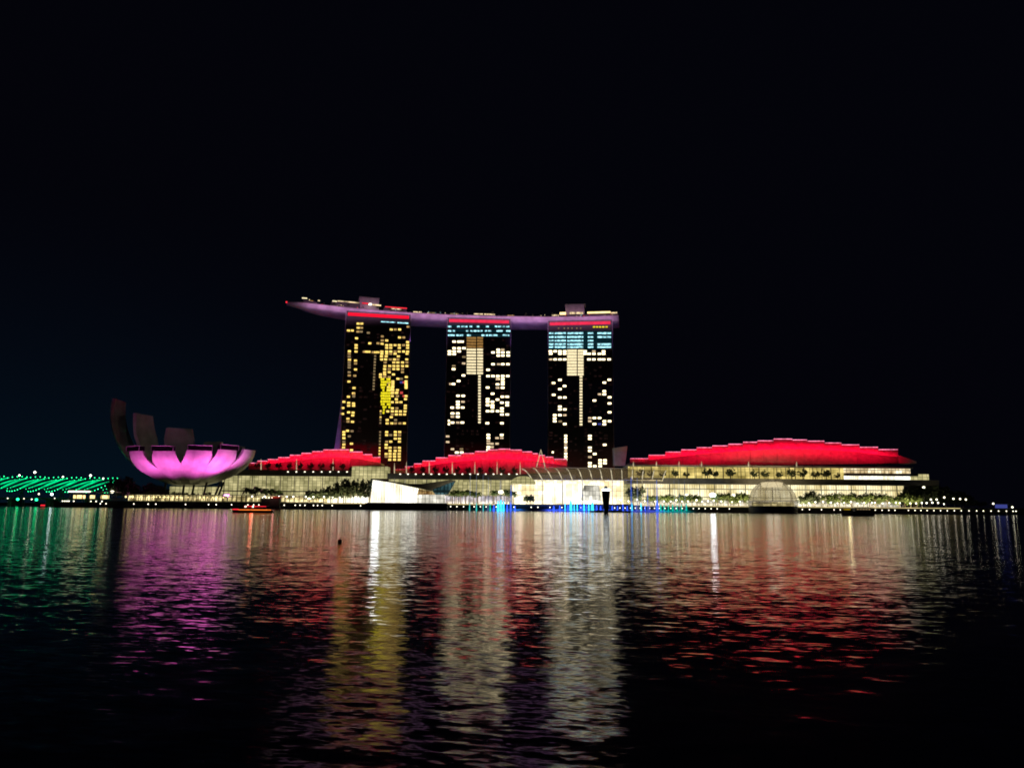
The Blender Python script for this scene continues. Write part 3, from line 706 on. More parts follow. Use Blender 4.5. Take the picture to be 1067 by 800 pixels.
lights_row(B_, 417, 543, 493.8, Y2 - 3.4, 8.1)
for px in (411, 423.5, 447.3, 471.3, 494.8, 518, 542): mast(B_, px, 494, 481.0 if px > 415 else 482, Y2 - 2)
a = P(563.6, 468.2, Y2 + 2); mb = MB(); mb.tube([P(559, 487, Y2), a], [.5, .25], 6); mb.tube([P(568, 487, Y2), a], [.5, .25], 6); mb.build('mast', 'mast_glow', B_)
# small glazed dome and trapezoid rooflight over the waterfront shops
mb = MB(); poly = [ZX(465, 515.5, 650), ZX(512, 515.5, 650), ZX(507, 502, 650), ZX(471.5, 502, 650)]; mb.prism(poly, 650, 664); mb.build('rooflight', 'glass_olive', B_)
mb = MB(); c = P(545, 504, 650); poly = [(c.x + 13 * M(650) * cos(a_ * pi / 12), c.z + 8.0 * M(650) * sin(a_ * pi / 12)) for a_ in range(0, 13)]; mb.prism(poly, 648, 664); mb.build('rooflight', 'glass_olive', B_)

# ---- right wing
Y3 = 664
C_ = thing('mall_wing', (X(800, Y3), Y3 + 20, GZ), 'long right mall wing with widest red stepped roof above gold lit glass', 'mall', 'mall wings with red roofs')
stC = [(656.5, 477.8), (675.6, 474.3), (693.4, 471), (709.7, 468.6), (725.8, 466.3), (742, 464.5), (758.5, 462.8), (774, 460.7), (789, 459.2), (805.9, 457.4), (825.6, 458.3), (841, 459.6), (859, 461.5), (876.7, 463.4), (895.5, 466), (915, 468.4)]
red_roof(C_, stC, 935.6, [(650, 484.6), (830, 484.2), (955, 482.2)], [(650, 483), (690, 477.5), (730, 473), (770, 469.8), (810, 467.6), (850, 468), (890, 470.5), (935, 476)], Y3, Y3 + 30)
mb = MB(); q = [ZX(935.6, 473.8, Y3 + 8), ZX(955, 480.5, Y3 + 8), ZX(955, 482.6, Y3 + 8), ZX(935.6, 482.4, Y3 + 8)]; mb.prism(q, Y3 + 8, Y3 + 24); mb.build('roof_end', 'white_roof', C_)
x0, _ = ZX(655, 490, Y3); x1, _ = ZX(951, 490, Y3); x2, _ = ZX(973, 500, Y3); xm, _ = ZX(880, 490, Y3)
zr = 484.5 + 1.6; dr = 3.0 / 400  # roll drift handled through P
def rbar(name, mat, pa, pb, ya, yb, Y, d, root=C_, drift=0):
    a = P(pa, ya, Y); b_ = P(pb, yb, Y); zt = max(a.z, b_.z); mb = MB(); mb.b2(a.x, b_.x, Y, Y + d, min(a.z, b_.z), zt); return mb.build(name, mat, root)
ztop = P(800, 486.2, Y3).z; zled1 = P(800, 499.0, Y3).z; zled0 = P(800, 504.9, Y3).z
mb = MB(); mb.b2(x0, x1, Y3 - 1.6, Y3 + 34, ztop - .6, ztop + .9); mb.build('eave', 'concrete', C_)
mb = MB(); mb.b2(x0, xm, Y3 + 2, Y3 + 3, zled1 + .02, ztop - .62); mb.build('glass_front', 'glass_gold', C_)
zz = zled1; hh = ztop - .62 - zled1
mb = MB(); mb.b2(xm + .02, x1 - 1, Y3 + 2, Y3 + 3, zled1 + hh * .58, ztop - .62); mb.build('glass_front', 'glass_warm', C_)
mb = MB(); mb.b2(xm + .02, x1 - 1, Y3 + 3.2, Y3 + 4, zled1 + .02, zled1 + hh * .35); mb.build('glass_front', 'glass_hot', C_)
mb = MB(); mb.b2(xm + .02, x1 + 4, Y3 - 1, Y3 + 14, zled1 + hh * .36, zled1 + hh * .57); mb.build('balcony', 'dark_concrete', C_)
mb = MB(); mb.b2(x1 + 1, x2 - 3, Y3 + 2, Y3 + 14, zled1 + .02, zled1 + hh * .55); mb.build('end_room', 'glass_olive', C_)
mb = MB(); mb.b2(x0 - 3, x2, Y3 - 8, Y3 + 36, zled0, zled1); mb.build('ledge', 'ledge_stone', C_)
mb = MB(); mb.b2(x0 + 4, x2 - 26, Y3 + 1, Y3 + 2, GZ + 5.2, zled0 - .02); mb.build('glass_front', 'glass_white', C_)
mb = MB(); mb.b2(x0 + 4, x2 - 30, Y3 + .2, Y3 + .9, GZ, GZ + 4.9); mb.build('glass_front', 'glass_cool', C_)
mb = MB(); mb.b2(x0 + 4, x2 - 26, Y3 - 5, Y3 + .1, GZ + 4.92, GZ + 5.18); mb.build('awning', 'concrete', C_)
for i in range(18):
    xx = x0 + 8 + i * (x2 - x0 - 30) / 18; mb = MB(); mb.tube([(xx, Y3 - 5, GZ), (xx, Y3 - 5, zled0 - .02)], .35, 6); mb.build('column', 'concrete', C_)
for i in range(24):
    xx = x0 + 4 + i * (xm - x0) / 24; mb = MB(); mb.b2(xx, xx + .35, Y3 + 1.3, Y3 + 1.9, zled1 + .02, ztop - .62); mb.build('mullion', 'dark_concrete', C_)
for px in (660, 684, 707.5, 731, 780, 830): mast(C_, px, 486, 480.5, Y3 - 2)
# theatre fin between middle and right wings
q = [ZX(640, 485, 690), ZX(651.5, 485, 690), ZX(653.8, 464.6, 690), ZX(639.2, 466.6, 690)]
mb = MB(); mb.prism(q, 690, 700); single(mb, 'theatre_fin', 'concrete', (X(646, 690), 695, Z(485, 690)), 'blank grey slab rising beside the left end of the widest red roof', 'wall')

# ---- bright crystal pavilion with a dark beak roof
YP = 640
V = thing('crystal_pavilion', (X(420, YP), YP + 10, GZ), 'brightest white lit glass pavilion with slanting roof at the quay', 'pavilion')
mb = MB(); q = [ZX(386, 525, YP), ZX(434, 525, YP), ZX(434, 508.4, YP), ZX(410, 503.2, YP), ZX(388.5, 499.8, YP)]; mb.prism(q, YP, YP + 16); mb.build('glass_hall', 'glass_hot', V)
mb = MB(); q = [ZX(383.5, 525, YP), ZX(385.9, 525, YP), ZX(388.4, 499.9, YP), ZX(386, 499, YP)]; mb.prism(q, YP - .5, YP + 16); mb.build('side_wall', 'white_panel', V)
mb = MB(); q = [ZX(386, 499.3, YP), ZX(410, 502.8, YP), ZX(434, 508, YP), ZX(447, 511, YP), ZX(474, 500.6, YP), ZX(470, 499.8, YP), ZX(440, 504.0, YP), ZX(425, 503.8, YP), ZX(405, 500.9, YP), ZX(388, 498.4, YP)]
mb.prism(q, YP - 2, YP + 18); mb.build('roof', 'dark_concrete', V)
mb = MB(); q = [ZX(434.3, 515, YP), ZX(453, 515, YP), ZX(448, 511.3, YP), ZX(436, 509, YP)]; mb.prism(q, YP + 2, YP + 14); mb.build('upper_room', 'glass_amber', V)
mb = MB(); q = [ZX(434.3, 525, YP), ZX(463, 525, YP), ZX(463, 515.2, YP), ZX(434.3, 515.2, YP)]; mb.prism(q, YP + 1, YP + 14); mb.build('lower_room', 'glass_cool', V)
mb = MB(); q = [ZX(453.5, 515, YP), ZX(466, 515, YP), ZX(473.5, 501.4, YP), ZX(450, 510.6, YP)]; mb.prism(q, YP + 1, YP + 14); mb.build('glass_beak', 'glass_teal', V)
mb = MB(); q = [ZX(389.2, 503.8, YP), ZX(396, 503.8, YP), ZX(396, 509.8, YP), ZX(389.2, 509.8, YP)]; mb.prism(q[::-1], YP - .6, YP - .2); mb.build('lit_panel', 'flood_lamp', V)
mb = MB()
for i in range(16): a = P(388.5 + i * 3, 524.6, YP - .15); zt = P(388.5 + i * 3, 500.6 + i * .5, YP).z - .5; mb.tube([(a.x, YP - .15, GZ), (a.x, YP - .15, zt)], .12, 4)
mb.build('mullion', 'steel_pale', V)
mb = MB(); a = X(385, 632); b_ = X(468, 632); mb.b2(a, b_, 613, 621.9, -1, 5.0); mb.b2(a + 1, b_ - 1, 614, 621.5, 5.02, 5.6)
single(mb, 'pavilion_island', 'quay_stone', ((a + b_) / 2, 617, 0), 'dark low island wall standing in the water before the white pavilion', 'quay wall')

# ---- event plaza: lit hall under a ribbed canopy
YC = 655
E = thing('plaza_hall', (X(600, YC), YC + 20, GZ), 'wide bright plaza hall under an arched ribbed glass canopy', 'hall')
mb = MB(); q = [ZX(534, 525, YC), ZX(652, 525, YC), ZX(652, 500, YC), ZX(534, 499, YC)]; mb.prism(q, YC + 14, YC + 15); mb.build('glass_front', 'glass_plaza', E)
mb = MB(); q = [ZX(568, 524, YC), ZX(625, 524, YC), ZX(625, 503.5, YC), ZX(568, 503.0, YC)]; mb.prism(q, YC + 12.6, YC + 13.2); mb.build('lit_screen', 'glass_hot', E)
mb = MB(); q = [ZX(606, 521, YC), ZX(628, 521, YC), ZX(626, 505.5, YC), ZX(610, 505.0, YC)]; mb.prism(q, YC + 11.4, YC + 12.2); mb.build('grey_panel', 'glass_cool', E)
mb = MB(); q = [ZX(652, 525, YC), ZX(668, 525, YC), ZX(668, 501, YC), ZX(652, 500.5, YC)]; mb.prism(q, YC + 16, YC + 17); mb.build('glass_front', 'glass_olive', E)
fp = []; NB = 14
ribs = []
for i in range(NB):
    xb = 544 + i * 11.5 if i < 13 else 694; xf = xb + (625 - xb) * .10 + 3
    yb_ = 487.0 + .012 * (xb - 544) + (0 if 555 < xb < 690 else 1.0); yf = 499.5 + .005 * (xb - 544)
    pr = []
    for k in range(7):
        u = k / 6; pr.append(P(xb + (xf - xb) * u, yb_ + (yf - yb_) * (1 - cos(u * pi / 2)) ** .9, YC + 12 - 18 * sin(u * pi / 2)))
    ribs.append(pr)
mb = MB(); vs = []; fs = []
for pr in ribs: vs += [tuple(p) for p in pr]
for i in range(NB - 1):
    for k in range(6): a = i * 7 + k; fs.append((a, a + 1, a + 8, a + 7))
mb.add(vs, fs); mb.build('canopy', 'canopy_glass', E)
for pr in ribs: mb = MB(); mb.tube([p + Vector((0, -.5, -.5)) for p in pr], .38, 5); mb.build('canopy_rib', 'rib_glow', E)
mb = MB(); mb.tube([pr[-1] + Vector((0, -.4, 0)) for pr in ribs], .35, 5); mb.build('canopy_beam', 'mast_cream', E)
mb = MB(); mb.tube([pr[0] + Vector((0, 0, .4)) for pr in ribs], .3, 5); mb.build('canopy_beam', 'mast_cream', E)
for i in (1, 3, 5, 8, 11): a = ribs[i][-1]; mb = MB(); mb.tube([(a.x, a.y, GZ), (a.x, a.y, a.z)], .3, 6); mb.build('column', 'steel_pale', E)

# ---- dome on the water
YD = 606
cx = X(805, YD); zt = Z(532.6, YD, 805)
D = thing('glass_dome', (cx, YD, -1), 'round glass dome with ring baffles on a black drum in the water', 'dome')
Rd = 24.2 * M(YD); zb = P(805, 527.2, YD).z; ztp = P(805, 499.8, YD).z
mb = MB(); mb.lathe([(Rd * .96, -1), (Rd * .99, 1), (Rd * .99, zb), (Rd * .9, zb + .15)], (cx, YD, 0), 40); mb.build('drum', 'boat_dark', D)
Hs = ztp - zb; pr = []
Rs = (Rd * Rd + Hs * Hs) / (2 * Hs)
zc_ = ztp - Rs if Rs > Rd else ztp - Rs
for k in range(15):
    a = k / 14; z = zb + .16 + (Hs - .3) * a; pr.append((math.sqrt(max(.05, Rd ** 2 * (1 - (max(0, (z - zb) / Hs)) ** 2.15))), z))
pr[-1] = (1.2, ztp)
mb = MB(); mb.lathe(pr, (cx, YD, 0), 40); mb.build('glass_shell', 'dome_glass', D, True)
mb = MB()
for k in range(10):
    a0 = k * 2 * pi / 10 + .31; mb.tube([(cx + (r + .05) * cos(a0), YD + (r + .05) * sin(a0), z) for r, z in pr], .10, 4)
mb.build('frame_rib', 'steel_dark', D)
mb = MB(); mb.lathe([(Rd * .40, ztp - 5.6), (Rd * .46, ztp - 2.2), (Rd * .30, ztp - 1.9)], (cx, YD, 0), 32); mb.build('ceiling_ring', 'win_gold', D)
mb = MB(); mb.lathe([(Rd * .86, zb + .2), (Rd * .86, zb + 3.0)], (cx, YD, 0), 40); mb.build('shop_floor', 'glass_shop', D)
mb = MB(); mb.tube([(cx, YD, zb + .2), (cx, YD, ztp - .3)], .35, 8); mb.build('post', 'steel_dark', D)
lamp('POINT', 'dome_lamp', (cx, YD, zb + 10), None, 2300, (1, .88, .72), shadow_soft_size=6)
mb = MB(); a = X(829.6, YD + 4); mb.b2(a, a + 9, YD + 3, QY + 4, 1.8, 2.3); mb.b2(a + 1, a + 1.6, YD + 5, YD + 6, -2, 1.8); mb.b2(a + 7, a + 7.6, YD + 5, YD + 6, -2, 1.8)
single(mb, 'footbridge', 'quay_stone', (a + 4, YD + 8, 0), 'low dark gangway linking the glass dome to the quay', 'footbridge')

# ================================================================== LOTUS MUSEUM
YM = 628
mc = P(196, 505, YM + 30); cym = YM + 56; cxm = P(197, 505, cym).x
MU = thing('lotus_museum', (cxm, cym, GZ), 'lotus-shaped white museum with glowing magenta petals on dark columns', 'museum')
Z0 = P(196, 505.5, cym).z
def petal(azg, tipx, tipy, halfw, R=52, cap=True, wfac=.315, mat='white_panel', up=86):
    """azg: guess of the compass direction from the camera side (0 = toward camera, + = right); the tip lies R from the axis"""
    c = Vector((cxm, cym, 0)); best = None
    for k in range(-400, 401):
        az_ = radians(azg + k * .1); d = Vector((sin(az_), -cos(az_), 0)); y = cym + d.y * R; e = abs(P(tipx, tipy, y).x - (cxm + d.x * R))
        if best is None or e < best[0]: best = (e, az_, y)
    az_ = best[1]; d = Vector((sin(az_), -cos(az_), 0)); s_ = Vector((cos(az_), sin(az_), 0)); zt = P(tipx, tipy, best[2]).z
    rows = []; nS = 22
    for i in range(nS + 1):
        th = radians(up) * i / nS; r = 3 + (R - 3) * sin(th) / sin(radians(up)); z = Z0 + (zt - Z0) * (1 - cos(th)) / (1 - cos(radians(up)))
        w = min(r * wfac, halfw + max(0, (1 - i / nS)) * halfw * 1.1)
        rows.append((r, z, w, th))
    mb = MB(); vs = []; K2 = 6
    for (r, z, w, th) in rows:
        nrmv = (-d * 0 + Vector((0, 0, 1)) * cos(th) - d * sin(th)).normalized() if False else (Vector((0, 0, 1)) * cos(th) - d * sin(th))
        c0 = c + d * r + Vector((0, 0, z))
        tk = 1.0 + 4.2 * min(1, r / 25)
        for k2 in range(K2 + 1):   # outer (lower) skin, gently bowed
            v = -1 + 2 * k2 / K2; vs.append(tuple(c0 + s_ * w * v + nrmv * (w * .30 * v * v)))
        for k2 in range(K2 + 1):   # inner skin
            v = 1 - 2 * k2 / K2; vs.append(tuple(c0 + s_ * w * .86 * v + nrmv * (tk + w * .06 * v * v)))
    n = 2 * K2 + 2; fs = []
    outer = []
    for i in range(nS):
        for k2 in range(n):
            a, b_ = i * n + k2, i * n + (k2 + 1) % n; fs.append((a, b_, b_ + n, a + n))
    fs.append(tuple(range(n))[::-1]); fs.append(tuple(range(nS * n, (nS + 1) * n)))
    mb.add(vs, fs); p = mb.build('petal', mat, MU)
    if cap:      # dark skylight across the petal's end, with a thin rim
        r, z, w, th = rows[-1]; c0 = c + d * (r - .2) + Vector((0, 0, z)); mb = MB(); hC = 3.9
        mb.add([tuple(c0 + s_ * w * .97 * sv + d * dd + Vector((0, 0, zz + .05))) for zz in (0, hC) for sv, dd in ((-1, .5), (1, .5), (1, -4.5), (-1, -4.5))],
               [(0, 3, 2, 1), (4, 5, 6, 7), (0, 1, 5, 4), (1, 2, 6, 5), (2, 3, 7, 6), (3, 0, 4, 7)]); sk = mb.build('skylight', 'black_glass', p)
        mb = MB(); mb.tube([c0 + s_ * w * 1.0 * sv + d * .6 + Vector((0, 0, zz)) for sv, zz in ((-1, 0), (-1, hC + .3), (1, hC + .3), (1, 0))], .2, 4); mb.build('rim', 'white_panel', sk)
    q = c + d * R * .93; return Vector((q.x, q.y, Z0 + (zt - Z0) * .62)), d, Vector((c.x + d.x * R * .5, c.y + d.y * R * .5, Z0 + 3))
PT = [petal(-60, 138.5, 470.0, 8.6, 56), petal(-27, 169, 469.8, 9.2, 52), petal(10, 208.3, 469.2, 9.6, 52), petal(42, 239.0, 468.8, 8.8, 56), petal(76, 263.5, 469.0, 9.0, 60, False)]
petal(-99, 119.0, 416, 13.5, 70, False, up=97); petal(-137, 145, 432.5, 13, 56, False, up=84); petal(-168, 186, 447.5, 12, 46, False, up=80)
petal(155, 224, 461, 9, 46, False); petal(113, 251, 466, 9, 54, False)
mb = MB(); mb.lathe([(4, Z0 - .5), (14, Z0 + .3), (24, Z0 + 3.2)], (cxm, cym, 0), 30); mb.build('bowl', 'white_panel', MU, True)
for px, lean in ((170, -.6), (189, 0), (211, 1.2), (223, 3.2), (226.5, 3.0), (199, .5)):
    a = P(px, 521, cym - 12); mb = MB(); b_ = Vector((a.x + lean, a.y + 4, Z0 + 3.0)); mb.tube([(a.x - lean * .4, a.y, GZ), tuple(b_)], [1.1, .9], 8); mb.build('column', 'dark_concrete', MU)
a = P(176, 520, cym); b_ = P(226, 520, cym)
mb = MB(); mb.b2(a.x, b_.x, cym, cym + 10, GZ, Z0 - 1); mb.build('lobby', 'glass_olive', MU)
# floodlights: magenta on the petals nearest the water
for k, e in ((0, .62), (1, .95), (2, 1.05), (3, 1.5)):
    q, d, lo = PT[k]; dd = (d + Vector((0, -.8 if k == 3 else 0, 0))).normalized(); b_ = q + dd * 17; b_.z = 9
    lamp('SPOT', 'petal_floodlight', b_, q + Vector((0, 0, 1)) - d * 1, 7.4e4 * e, (1.0, .13, .66), spot_size=radians(76), spot_blend=.9, shadow_soft_size=.4)
q, d, lo = PT[4]; lamp('SPOT', 'petal_floodlight', (q.x - 6, q.y - 34, 7.5), q - Vector((4, 0, 3)), 9e4, (.75, .28, .75), spot_size=radians(60), spot_blend=1, shadow_soft_size=.5)
a = P(128, 520, cym - 40); lamp('SPOT', 'petal_floodlight', (a.x, cym - 30, 7.5), P(124, 470, cym), 1.2e4, (.9, .15, .75), spot_size=radians(60), spot_blend=1, shadow_soft_size=.5)
lamp('SPOT', 'inner_petal_fill', (cxm + 10, cym - 60, 90), (cxm - 35, cym + 20, Z0 + 35), 4.5e3, (.95, .85, .62), spot_size=radians(60), spot_blend=1, shadow_soft_size=3)  # lamp added in mid-air to brighten the inner petals
# museum plinth arcade with yellow lit bays, left mall shops
AR = thing('waterfront_arcade', (X(220, 640), 642, GZ), 'low dark arcade with yellow lit bays below the lotus museum', 'arcade')
a = X(128, 640); b_ = X(340, 640)
mb = MB(); mb.b2(a, b_, 641, 650, GZ + 5.3, GZ + 5.9); mb.build('roof', 'dark_concrete', AR)
mb = MB(); mb.b2(a + 1, b_ - 1, 647, 648, GZ, GZ + 5.25); mb.build('back_wall', 'glass_shop', AR)
for i in range(46):
    xx = a + 1 + i * (b_ - a - 2) / 45; mb = MB(); mb.box((xx, 642, GZ + 2.65), (.4, .4, 5.3)); mb.build('post', 'dark_concrete', AR)
random.seed(5)
for i in range(26):
    px = 131 + i * 4.1 + random.uniform(-1, 1)
    if 197 < px < 207 or random.random() < .12: continue
    c = P(px, 517.8, 641.3); mb = MB(); mb.ball((c.x, 641.0, GZ + 3.6), random.uniform(.5, .95), 6); mb.build('lantern', 'warm_lamp', AR)

# white lit shops left of the pavilion and below the palms
for pa, pb, mt, lb in ((321, 384, 'glass_hot', 'low row of white lit shops behind the dark trees left of the pavilion'), (463, 531, 'glass_lilac', 'low row of pale lilac lit shops below the palms')):
    a = X(pa, 648); b_ = X(pb, 648); zt_ = P((pa + pb) / 2, 516.6, 648).z; t = thing('shop_row', ((a + b_) / 2, 650, GZ), lb, 'shops')
    mb = MB(); mb.b2(a, b_, 650, 651, GZ, zt_); mb.build('glass_front', mt, t); mb = MB(); mb.b2(a - 1, b_ + 1, 647, 652, zt_ + .02, zt_ + .7); mb.build('roof', 'roof_dim', t)
    for i in range(9): xx = a + i * (b_ - a) / 8; mb = MB(); mb.box((xx, 648, (GZ + zt_) / 2), (.5, .5, zt_ - GZ)); mb.build('post', 'dark_concrete', t)
# ================================================================== LIGHTS ON ROOFS AND PROMENADE
RED = (1.0, .002, .030)
for (xa, xb, Y, ya, e) in ((262, 394, Y1, 474, 1.25e5), (415, 588, Y2, 473, 1.65e5), (658, 940, Y3, 466, 3.0e5)):
    a = P(xa, ya, Y - 14); b_ = P(xb, ya, Y - 14); c = (a + b_) / 2
    off = 9 if xb > 600 else 0
    lamp('AREA', 'roof_floodlight', (c.x + off, Y - 6, c.z + 14), (c.x + off, Y + 11, c.z - 1), e * .175, RED, shape='RECTANGLE', size=abs(b_.x - a.x) - (6 if xb < 600 else 16), size_y=.6, spread=radians(92))
a = X(560, 660); b_ = X(660, 660)
lamp('AREA', 'canopy_fill', ((a + b_) / 2, 655, GZ + 6), ((a + b_) / 2, 656, GZ + 30), 1.3e4, (1, .86, .6), shape='RECTANGLE', size=120, size_y=5, spread=radians(160))  # lamp added under the canopy to brighten its glass and ribs
# warm area lamps added along the promenade to brighten trees and ledges
for (xa, xb, e) in ((285, 380, 1.3e4), (462, 548, 1.6e4), (650, 960, 7.5e4)):
    a = X(xa, 634); b_ = X(xb, 634)
    lamp('AREA', 'promenade_fill', ((a + b_) / 2, QY + 9, GZ + .6), ((a + b_) / 2, 642, GZ + 10), e, (1, .82, .45), shape='RECTANGLE', size=b_ - a, size_y=.4, spread=radians(150))

# ================================================================== TREES
random.seed(3)
gp = []
for px, h in ((257, 10), (263, 9), (268, 10.5), (276, 9.2), (283, 9), (289, 8.4), (291.5, 8.0)): o = plant('palm', px, GZ, 646 + random.uniform(-2, 2), h * 1.15, 1.1, random.randint(0, 1)); gp.append(o); o['group'] = 'palms before the left mall wing'
name_row(gp, 'palm with drooping green fronds', 'of those before the left mall wing')
gp = []
for px, h in ((471, 8.6), (475.5, 9.4), (480, 9.0), (485, 9.7), (489.5, 9.0), (494, 8.6), (498, 8.2), (515, 9.6), (528, 10), (535, 9)): o = plant('palm', px, GZ, 643 + random.uniform(-2, 2), h * 1.12, 1.15, random.randint(0, 1)); gp.append(o); o['group'] = 'palms before the middle mall wing'
name_row(gp, 'green palm', 'of those before the middle mall wing')
gp = []
for px, h, w in ((323, 10, .95), (330, 10.5, .9), (338, 12, .75), (345, 13.5, .7), (352, 16, .7), (358, 19, .65), (365, 17, .55), (373, 19.5, .5), (381, 18.5, .5)): o = plant('dark', px, GZ, 638 + random.uniform(-1, 1), h, w, random.randint(0, 1)); gp.append(o); o['group'] = 'dark trees left of the white pavilion'
name_row(gp, 'dark leafy tree', 'of those left of the white pavilion')
gp = []
for px, h in ((553, 8), (549, 7.5), (660, 14), (664, 15.5)): o = plant('dark', px, GZ, 640, h, .75, 0); gp.append(o); o['group'] = 'trees by the plaza hall'
name_row(gp, 'small dark tree', 'of those by the plaza hall')
gp = []
for i, px in enumerate([676 + k * 5.6 for k in range(10)] + [748 + k * 5.4 for k in range(6)]):
    o = plant('tree', px, GZ, 642 + random.uniform(-3, 3), random.uniform(6.5, 11), random.uniform(.7, 1.15), random.randint(0, 1)); gp.append(o); o['group'] = 'green trees left of the dome'
name_row(gp, 'green promenade tree', 'of those left of the glass dome')
gp = []
for px, h, w in ((836, 8.6, 1.0), (842, 11, .9), (848, 12.5, .8)): o = plant('dark', px, GZ, 636, h, w, 1); gp.append(o); o['group'] = 'dark leaning trees right of the dome'
name_row(gp, 'dark tree', 'of the clump right of the glass dome')
gp = []
for k in range(16):
    px = 862 + k * 6.2; o = plant('tree', px, GZ, 640 + random.uniform(-4, 3), random.uniform(7.5, 11.5), random.uniform(.8, 1.2), random.randint(0, 1)); gp.append(o); o['group'] = 'green trees below the right wing'
name_row(gp, 'bright green tree', 'of the row below the right mall wing')
gp = []
for px, h, w, Y in ((952, 16, 1.2, 660), (960, 20, 1.2, 668), (968, 19, 1.3, 664), (976, 18, 1.3, 672), (985, 17, 1.4, 668), (994, 14, 1.3, 672), (1003, 11, 1.4, 668), (1012, 8, 1.4, 668), (1022, 6, 1.3, 672)): o = plant('dark', px, GZ if Y < 660 else GZ, Y, h, w, random.randint(0, 1)); gp.append(o); o['group'] = 'dark trees at the right end'
name_row(gp, 'tall near-black tree', 'of the dark clump past the right wing')
gp = []
for px, h, w in ((121, 18, .9), (127, 20, .8), (133, 17, .8), (140, 13, .9), (150, 12, .9), (157, 15, .8), (164, 13, .8), (172, 10, .8), (183, 8, 1), (194, 7.5, 1), (203, 7, 1), (216, 8, .9), (236, 7, .9)): o = plant('dark', px, GZ, 657 + random.uniform(-2, 2), h, w, random.randint(0, 1)); gp.append(o); o['group'] = 'dark trees around the museum'
name_row(gp, 'dark tree', 'of those around the foot of the museum')
gp = []
for k in range(9): o = plant('topiary', 266 + k * 11.2, Z(491.4, Y1), Y1 - 1.3, 6.4, .8, 0); gp.append(o); o['group'] = 'clipped trees on the left wing terrace'
name_row(gp, 'round dark terrace tree', 'against the left red roof')
gp = []
for k, px in enumerate((428, 440, 453, 464, 476, 487, 500, 511, 523, 536)): o = plant('topiary', px, Z(494.0, Y2), Y2 - 1.3, 5.8, .8, 0); gp.append(o); o['group'] = 'clipped trees on the middle wing terrace'
name_row(gp, 'round dark terrace tree', 'against the middle red roof')
gp = []
for k, px in enumerate((668, 678, 691, 704, 716, 738, 746, 762, 787, 798, 813, 826, 838, 851, 862, 874)): o = plant('topiary', px, zled1, Y3 - 3.5, random.uniform(4.5, 8.5), .9, 0); gp.append(o); o['group'] = 'clipped trees on the right wing terrace'
name_row(gp, 'round olive terrace tree', 'before the gold lit upper glass')
gp = []
for k in range(18):
    px = 335 + k * 14 + random.uniform(-4, 4); a, r = onpark(px, 5); o = plant('palm', 300, 0, 600, random.uniform(3, 5.5), 1.0, 0); o.location = (a.x, a.y, DECK + .6); gp.append(o); o['group'] = 'palms on the roof deck'
name_row(gp, 'small dark palm', 'on the rooftop deck')

# ================================================================== LAMPS
def lamp_post(name, h, r, mat, cat, base_mat='steel_dark'):
    t = thing(name, (0, 0, 0), '', cat); mb = MB(); mb.tube([(0, 0, 0), (0, 0, h)], [.16, .10], 6); mb.build('post', base_mat, t)
    mb = MB(); mb.ball((0, 0, h + r * .8), r, 8); mb.build('lamp_head', mat, t); return t
def row(proto, xs, Y, z, group, scale=None):
    res = []
    for i, px in enumerate(xs):
        o = proto if i == 0 else copy_tree(proto); o.location = (X(px, Y, 530), Y, z); o['group'] = group
        if scale: s = scale(i); o.scale = (s, s, s)
        res.append(o)
    return res
qx = [104, 110, 139, 154, 162, 193, 217, 225, 241, 258, 264, 269.5, 278, 283.5, 290, 296, 307.5, 312.5, 317.5, 326.5, 330.8, 335.6, 346, 375.6, 381.6]
L = row(lamp_post('quay_lamp', 1.0, .46, 'white_lamp', 'quay lamp'), qx, QY + 1, 1.7, 'quay lamps left of the white pavilion'); name_row(L, 'round white quay lamp', 'of those left of the white pavilion')
qx = [463, 469.5, 476, 483, 494, 500.5, 506.5, 517, 522.5, 535.5, 553.5, 560.5, 573, 585.5, 592, 598.2, 605, 611.2]
L = row(lamp_post('quay_lamp', 1.0, .44, 'white_lamp', 'quay lamp'), qx, QY + 1, 1.7, 'quay lamps below the plaza'); name_row(L, 'round white quay lamp', 'of those between pavilion and dark pillar')
qx = [640.5, 646, 651.3, 657, 662, 667, 672, 677, 682, 687, 693, 699, 704.5, 711, 722.5, 728.3, 734.8, 741, 747.3, 760]
L = row(lamp_post('quay_lamp', 1.0, .42, 'white_lamp', 'quay lamp'), qx, QY + 1, 1.7, 'quay lamps left of the dome'); name_row(L, 'small white quay lamp', 'of those between dark pillar and dome')
qx = [836, 843.5, 856, 869, 875.5, 912, 919, 926, 932.5, 946.5, 953.3, 959.5, 966, 973, 980, 987, 994.3, 1001.5, 1009.5, 1017.5, 1024.5, 1032.5, 1040.3, 1048.5, 1055.5, 1058.5]
L = row(lamp_post('quay_lamp', 1.0, .42, 'white_lamp', 'quay lamp'), qx, QY + 1, 1.7, 'quay lamps right of the dome'); name_row(L, 'bright white quay lamp', 'of those right of the glass dome')
